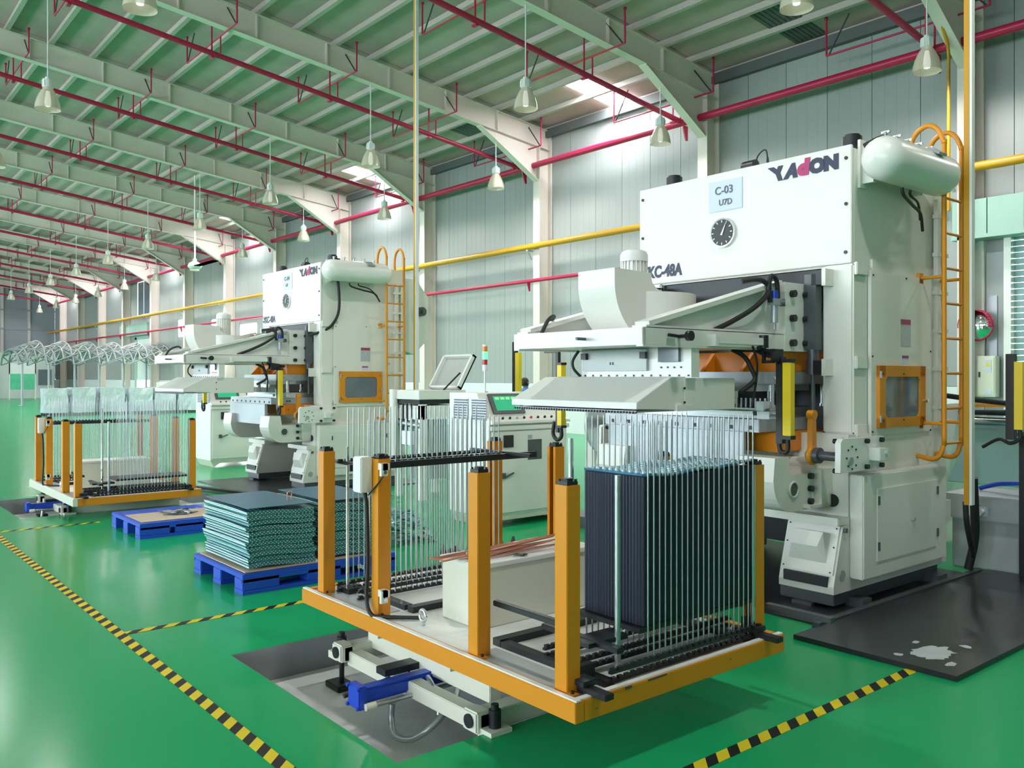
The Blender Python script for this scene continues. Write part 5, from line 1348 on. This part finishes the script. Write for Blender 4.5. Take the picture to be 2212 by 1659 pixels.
for (a, b), (c_, d_) in zip(pts, pts[1:]): m.add([(a, 16.66, b), (c_, 16.66, d_), (c_, 16.48, d_), (a, 16.48, b)], [(0, 1, 2, 3)], True)
o = m.build('hood', 'red', R, fixn=False); md = o.modifiers.new('t', 'SOLIDIFY'); md.thickness = .008
B(-6.82, -6.78, 16.66, 16.88, 2.53, 2.57).build('arm', 'grey_paint', R)
R = thing('electrical_box', 'cream electrical box with yellow warning triangle on the wall', 'box', (-6.75, 16.8, 1.24))
B(-6.99, -6.50, 16.68, 16.875, 1.24, 1.99).build('case', 'cream', R, bevel=.008)
B(-6.80, -6.52, 16.667, 16.68, 1.27, 1.96).build('door', 'cream', R)
B(-6.66, -6.56, 16.660, 16.667, 1.70, 1.92).build('warning_label', 'paper', R); wl = R.children[-1]
MB().prism([(-6.655, 1.80), (-6.565, 1.80), (-6.61, 1.89)], 'Y', 16.657, 16.660).build('triangle', 'curtain_yellow', wl)
B(-6.67, -6.55, 16.660, 16.667, 1.29, 1.36).build('nameplate', 'paper', R)
B(-6.78, -6.75, 16.655, 16.667, 1.60, 1.70).build('lock', 'black', R)

# ================================================================== PERSON
def person(x_, y_):
    R = thing('person', 'person with dark hair in a blue shirt behind the control cabinet', 'person', (x_, y_, 0))
    me = bpy.data.meshes.new('body')
    J = [((0, 0, .92), .13), ((0, 0, 1.05), .125), ((0, .01, 1.22), .15), ((0, .02, 1.30), .12), ((0, .02, 1.36), .055), ((0, .0, 1.42), .05),
         ((-.17, .02, 1.27), .065), ((-.24, .0, 1.0), .048), ((-.20, .16, .86), .036), ((-.18, .26, .90), .03),
         ((.17, .02, 1.27), .065), ((.24, .0, 1.0), .048), ((.20, .16, .86), .036), ((.18, .26, .90), .03),
         ((-.09, 0, .82), .095), ((-.10, .01, .46), .062), ((-.10, -.02, .08), .045), ((-.11, .12, .045), .042),
         ((.09, 0, .82), .095), ((.10, .01, .46), .062), ((.10, -.02, .08), .045), ((.11, .12, .045), .042)]
    Ed = [(0, 1), (1, 2), (2, 3), (3, 4), (4, 5), (3, 6), (6, 7), (7, 8), (8, 9), (3, 10), (10, 11), (11, 12), (12, 13), (0, 14), (14, 15), (15, 16), (16, 17), (0, 18), (18, 19), (19, 20), (20, 21)]
    me.from_pydata([j[0] for j in J], Ed, [])
    o = bpy.data.objects.new('body', me); C.objects.link(o); o.parent = R
    md = o.modifiers.new('skin', 'SKIN')
    for i, (p, r) in enumerate(J): me.skin_vertices[0].data[i].radius = (r, r)
    me.skin_vertices[0].data[0].use_root = True
    o.modifiers.new('sub', 'SUBSURF').levels = 2
    me.materials.append(MATS['shirt'])
    ORG[R.name] = Vector((0, 0, 0))
    hd = MB().lathe((0, .01, 1.36), [(.001, 0), (.05, .01), (.075, .06), (.085, .12), (.075, .18), (.045, .215), (.001, .225)], 16).build('head', 'skin', R)
    MB().lathe((0, -.012, 1.41), [(.076, 0), (.092, .05), (.092, .10), (.075, .15), (.045, .18), (.001, .187)], 16).build('hair', 'hair', R)
    for s_ in (-1, 1): MB().lathe((s_ * .088, .01, 1.455), [(.001, 0), (.013, .01), (.016, .03), (.001, .05)], 8).build('ear', 'skin', hd)
    MB().prism([(.085, 1.45), (.11, 1.45), (.088, 1.49)], 'X', -.012, .012).build('nose', 'skin', hd)
    ORG[R.name] = Vector((x_, y_, 0))
    m = MB()
    for s_ in (-1, 1):
        m.cyl((x_ + s_ * .095, y_, .90), (x_ + s_ * .10, y_ + .01, .46), .115, .08, n=14); m.cyl((x_ + s_ * .10, y_ + .01, .46), (x_ + s_ * .10, y_ - .02, .06), .08, .062, n=14)
    m.build('trousers', 'trousers', R)
person(-14.6, 12.4)

# ================================================================== FAR BACKGROUND
# wrapped goods
for i, (yy, w_, h_) in enumerate(((7.75, .8, 1.02), (8.75, .9, 1.05), (9.85, 1.0, 1.05), (11.0, 1.0, 1.02), (12.1, .9, 1.03), (13.1, .9, 1.0))):
    R = thing('wrapped_pallet', 'pallet load wrapped in clear film in the far row, %s from the left' % ORDS[i], 'wrapped load', (-40, yy + w_ / 2, 0), 'film-wrapped pallet loads')
    m = MB(); rr = random.Random(i); N = 20; vs = []; fs = []
    lev = [0.12, .35, .6, .85, .12 + h_]
    for zz in lev:
        for k in range(N):
            t = k / N * 4; sd = int(t); fr = t - sd
            c = [(-1, -1), (1, -1), (1, 1), (-1, 1)]; a = c[sd]; b = c[(sd + 1) % 4]
            X = a[0] + (b[0] - a[0]) * fr; Y = a[1] + (b[1] - a[1]) * fr
            vs.append((-40 + X * (.5 + rr.uniform(-.03, .03)), yy + w_ / 2 + Y * (w_ / 2 + rr.uniform(-.03, .02)), zz + rr.uniform(-.01, .01)))
    for j in range(len(lev) - 1):
        for k in range(N): fs.append((j * N + k, j * N + (k + 1) % N, (j + 1) * N + (k + 1) % N, (j + 1) * N + k))
    fs.append(tuple(range((len(lev) - 1) * N, len(lev) * N))); m.add(vs, fs)
    m.build('wrapped_load', 'film', R)
    m = MB(); m.box(-40.5, -39.5, yy, yy + w_, .10, .125)
    for a in (-40.45, -40.05, -39.62): m.box(a, a + .1, yy, yy + w_, 0, .10)
    m.build('pallet_base', 'dark_steel', R)
# tree-like canopy stands
def canopy(x_, y_, i):
    R = thing('canopy_stand', 'grey metal canopy stand with arched lattice roof far back, %s from the left' % ORDS[i], 'canopy', (x_, y_, 0), 'arched canopy stands')
    m = MB(); m.cyl((x_, y_, 0), (x_, y_, 2.75), .06, n=10); m.cyl((x_, y_, 0), (x_, y_, .04), .18, n=12); m.build('pole', 'pole_grey', R)
    for a in (-1, 1):
        for b in (-1, 1): CY((x_, y_, 2.45), (x_ + a * 1.2, y_ + b * .45, 2.95), .035, n=6).build('branch', 'pole_grey', R)
    m = MB()
    W_, D_ = 2.6, .62
    def cz(u, v): return 2.55 + .95 * (1 - (u * u)) ** .5 * .9 + .25 * (v) if abs(u) < 1 else 2.55 + .25 * v
    nu, nv = 10, 3
    for k in range(nu + 1):
        u = -1 + 2 * k / nu
        m.tube([(x_ + u * W_, y_ + v * D_, cz(u, v)) for v in (-1, -.5, 0, .5, 1)], .035, 5, False)
    for k in range(nv + 1):
        v = -1 + 2 * k / nv
        m.tube([(x_ + u / 10 * W_, y_ + v * D_, cz(u / 10, v)) for u in range(-10, 11)], .05, 5, False)
    for k in range(nu):
        u = -1 + 2 * k / nu; u2 = u + 2 / nu
        for q in range(nv):
            v = -1 + 2 * q / nv; v2 = v + 2 / nv; s_ = (k + q) % 2
            m.tube([(x_ + (u if s_ else u2) * W_, y_ + v * D_, cz(u if s_ else u2, v)), (x_ + (u2 if s_ else u) * W_, y_ + v2 * D_, cz(u2 if s_ else u, v2))], .04, 5, False)
    o = m.build('lattice_roof', 'pole_grey', R, fixn=False); o['kind'] = 'stuff'
for i, yy in enumerate((9.6, 10.95, 12.3, 13.65, 15.0, 16.3)): canopy(-55, yy, i)
# site office at the end and banner
R = thing('site_office', 'white site office box at the far end of the hall', 'office', (-76, 13, 0))
B(-80, -74.5, 9.5, 15.2, 0, 3.25).build('office_wall', 'white', R)
B(-80.2, -74.3, 9.3, 15.4, 3.25, 3.45).build('office_roof', 'machine_white', R)
B(-74.49, -74.42, 10.6, 11.4, 0, 2.1).build('office_door', 'navy', R)
for i in range(2): B(-74.49, -74.42, 12.9 + 1.2 * i, 13.8 + 1.2 * i, 1.0, 2.2).build('office_window', 'window_glass', R)
R = thing('banner_stand', 'green and white display banner in front of the far office', 'banner', (-70, 12.3, 0))
B(-70.04, -70, 11.4, 13.1, .72, 1.85).build('banner_panel', 'poster', R)
for yy in (11.4, 13.04): B(-70.06, -69.98, yy, yy + .06, 0, 2.6).build('banner_post', 'white', R)
B(-70.06, -69.98, 11.4, 13.1, 1.85, 2.6).build('banner_header', 'white', R)
for i, yy in enumerate((14.6, 15.9)):
    B(-47.5 - i * 1.5, -46.9 - i * 1.5, yy, yy + .8, 0, 1.35).build('steel_locker', 'machine_white', label='low white cabinet against the far wall, %s from the left' % ORDS[i], cat='cabinet', bevel=.01)
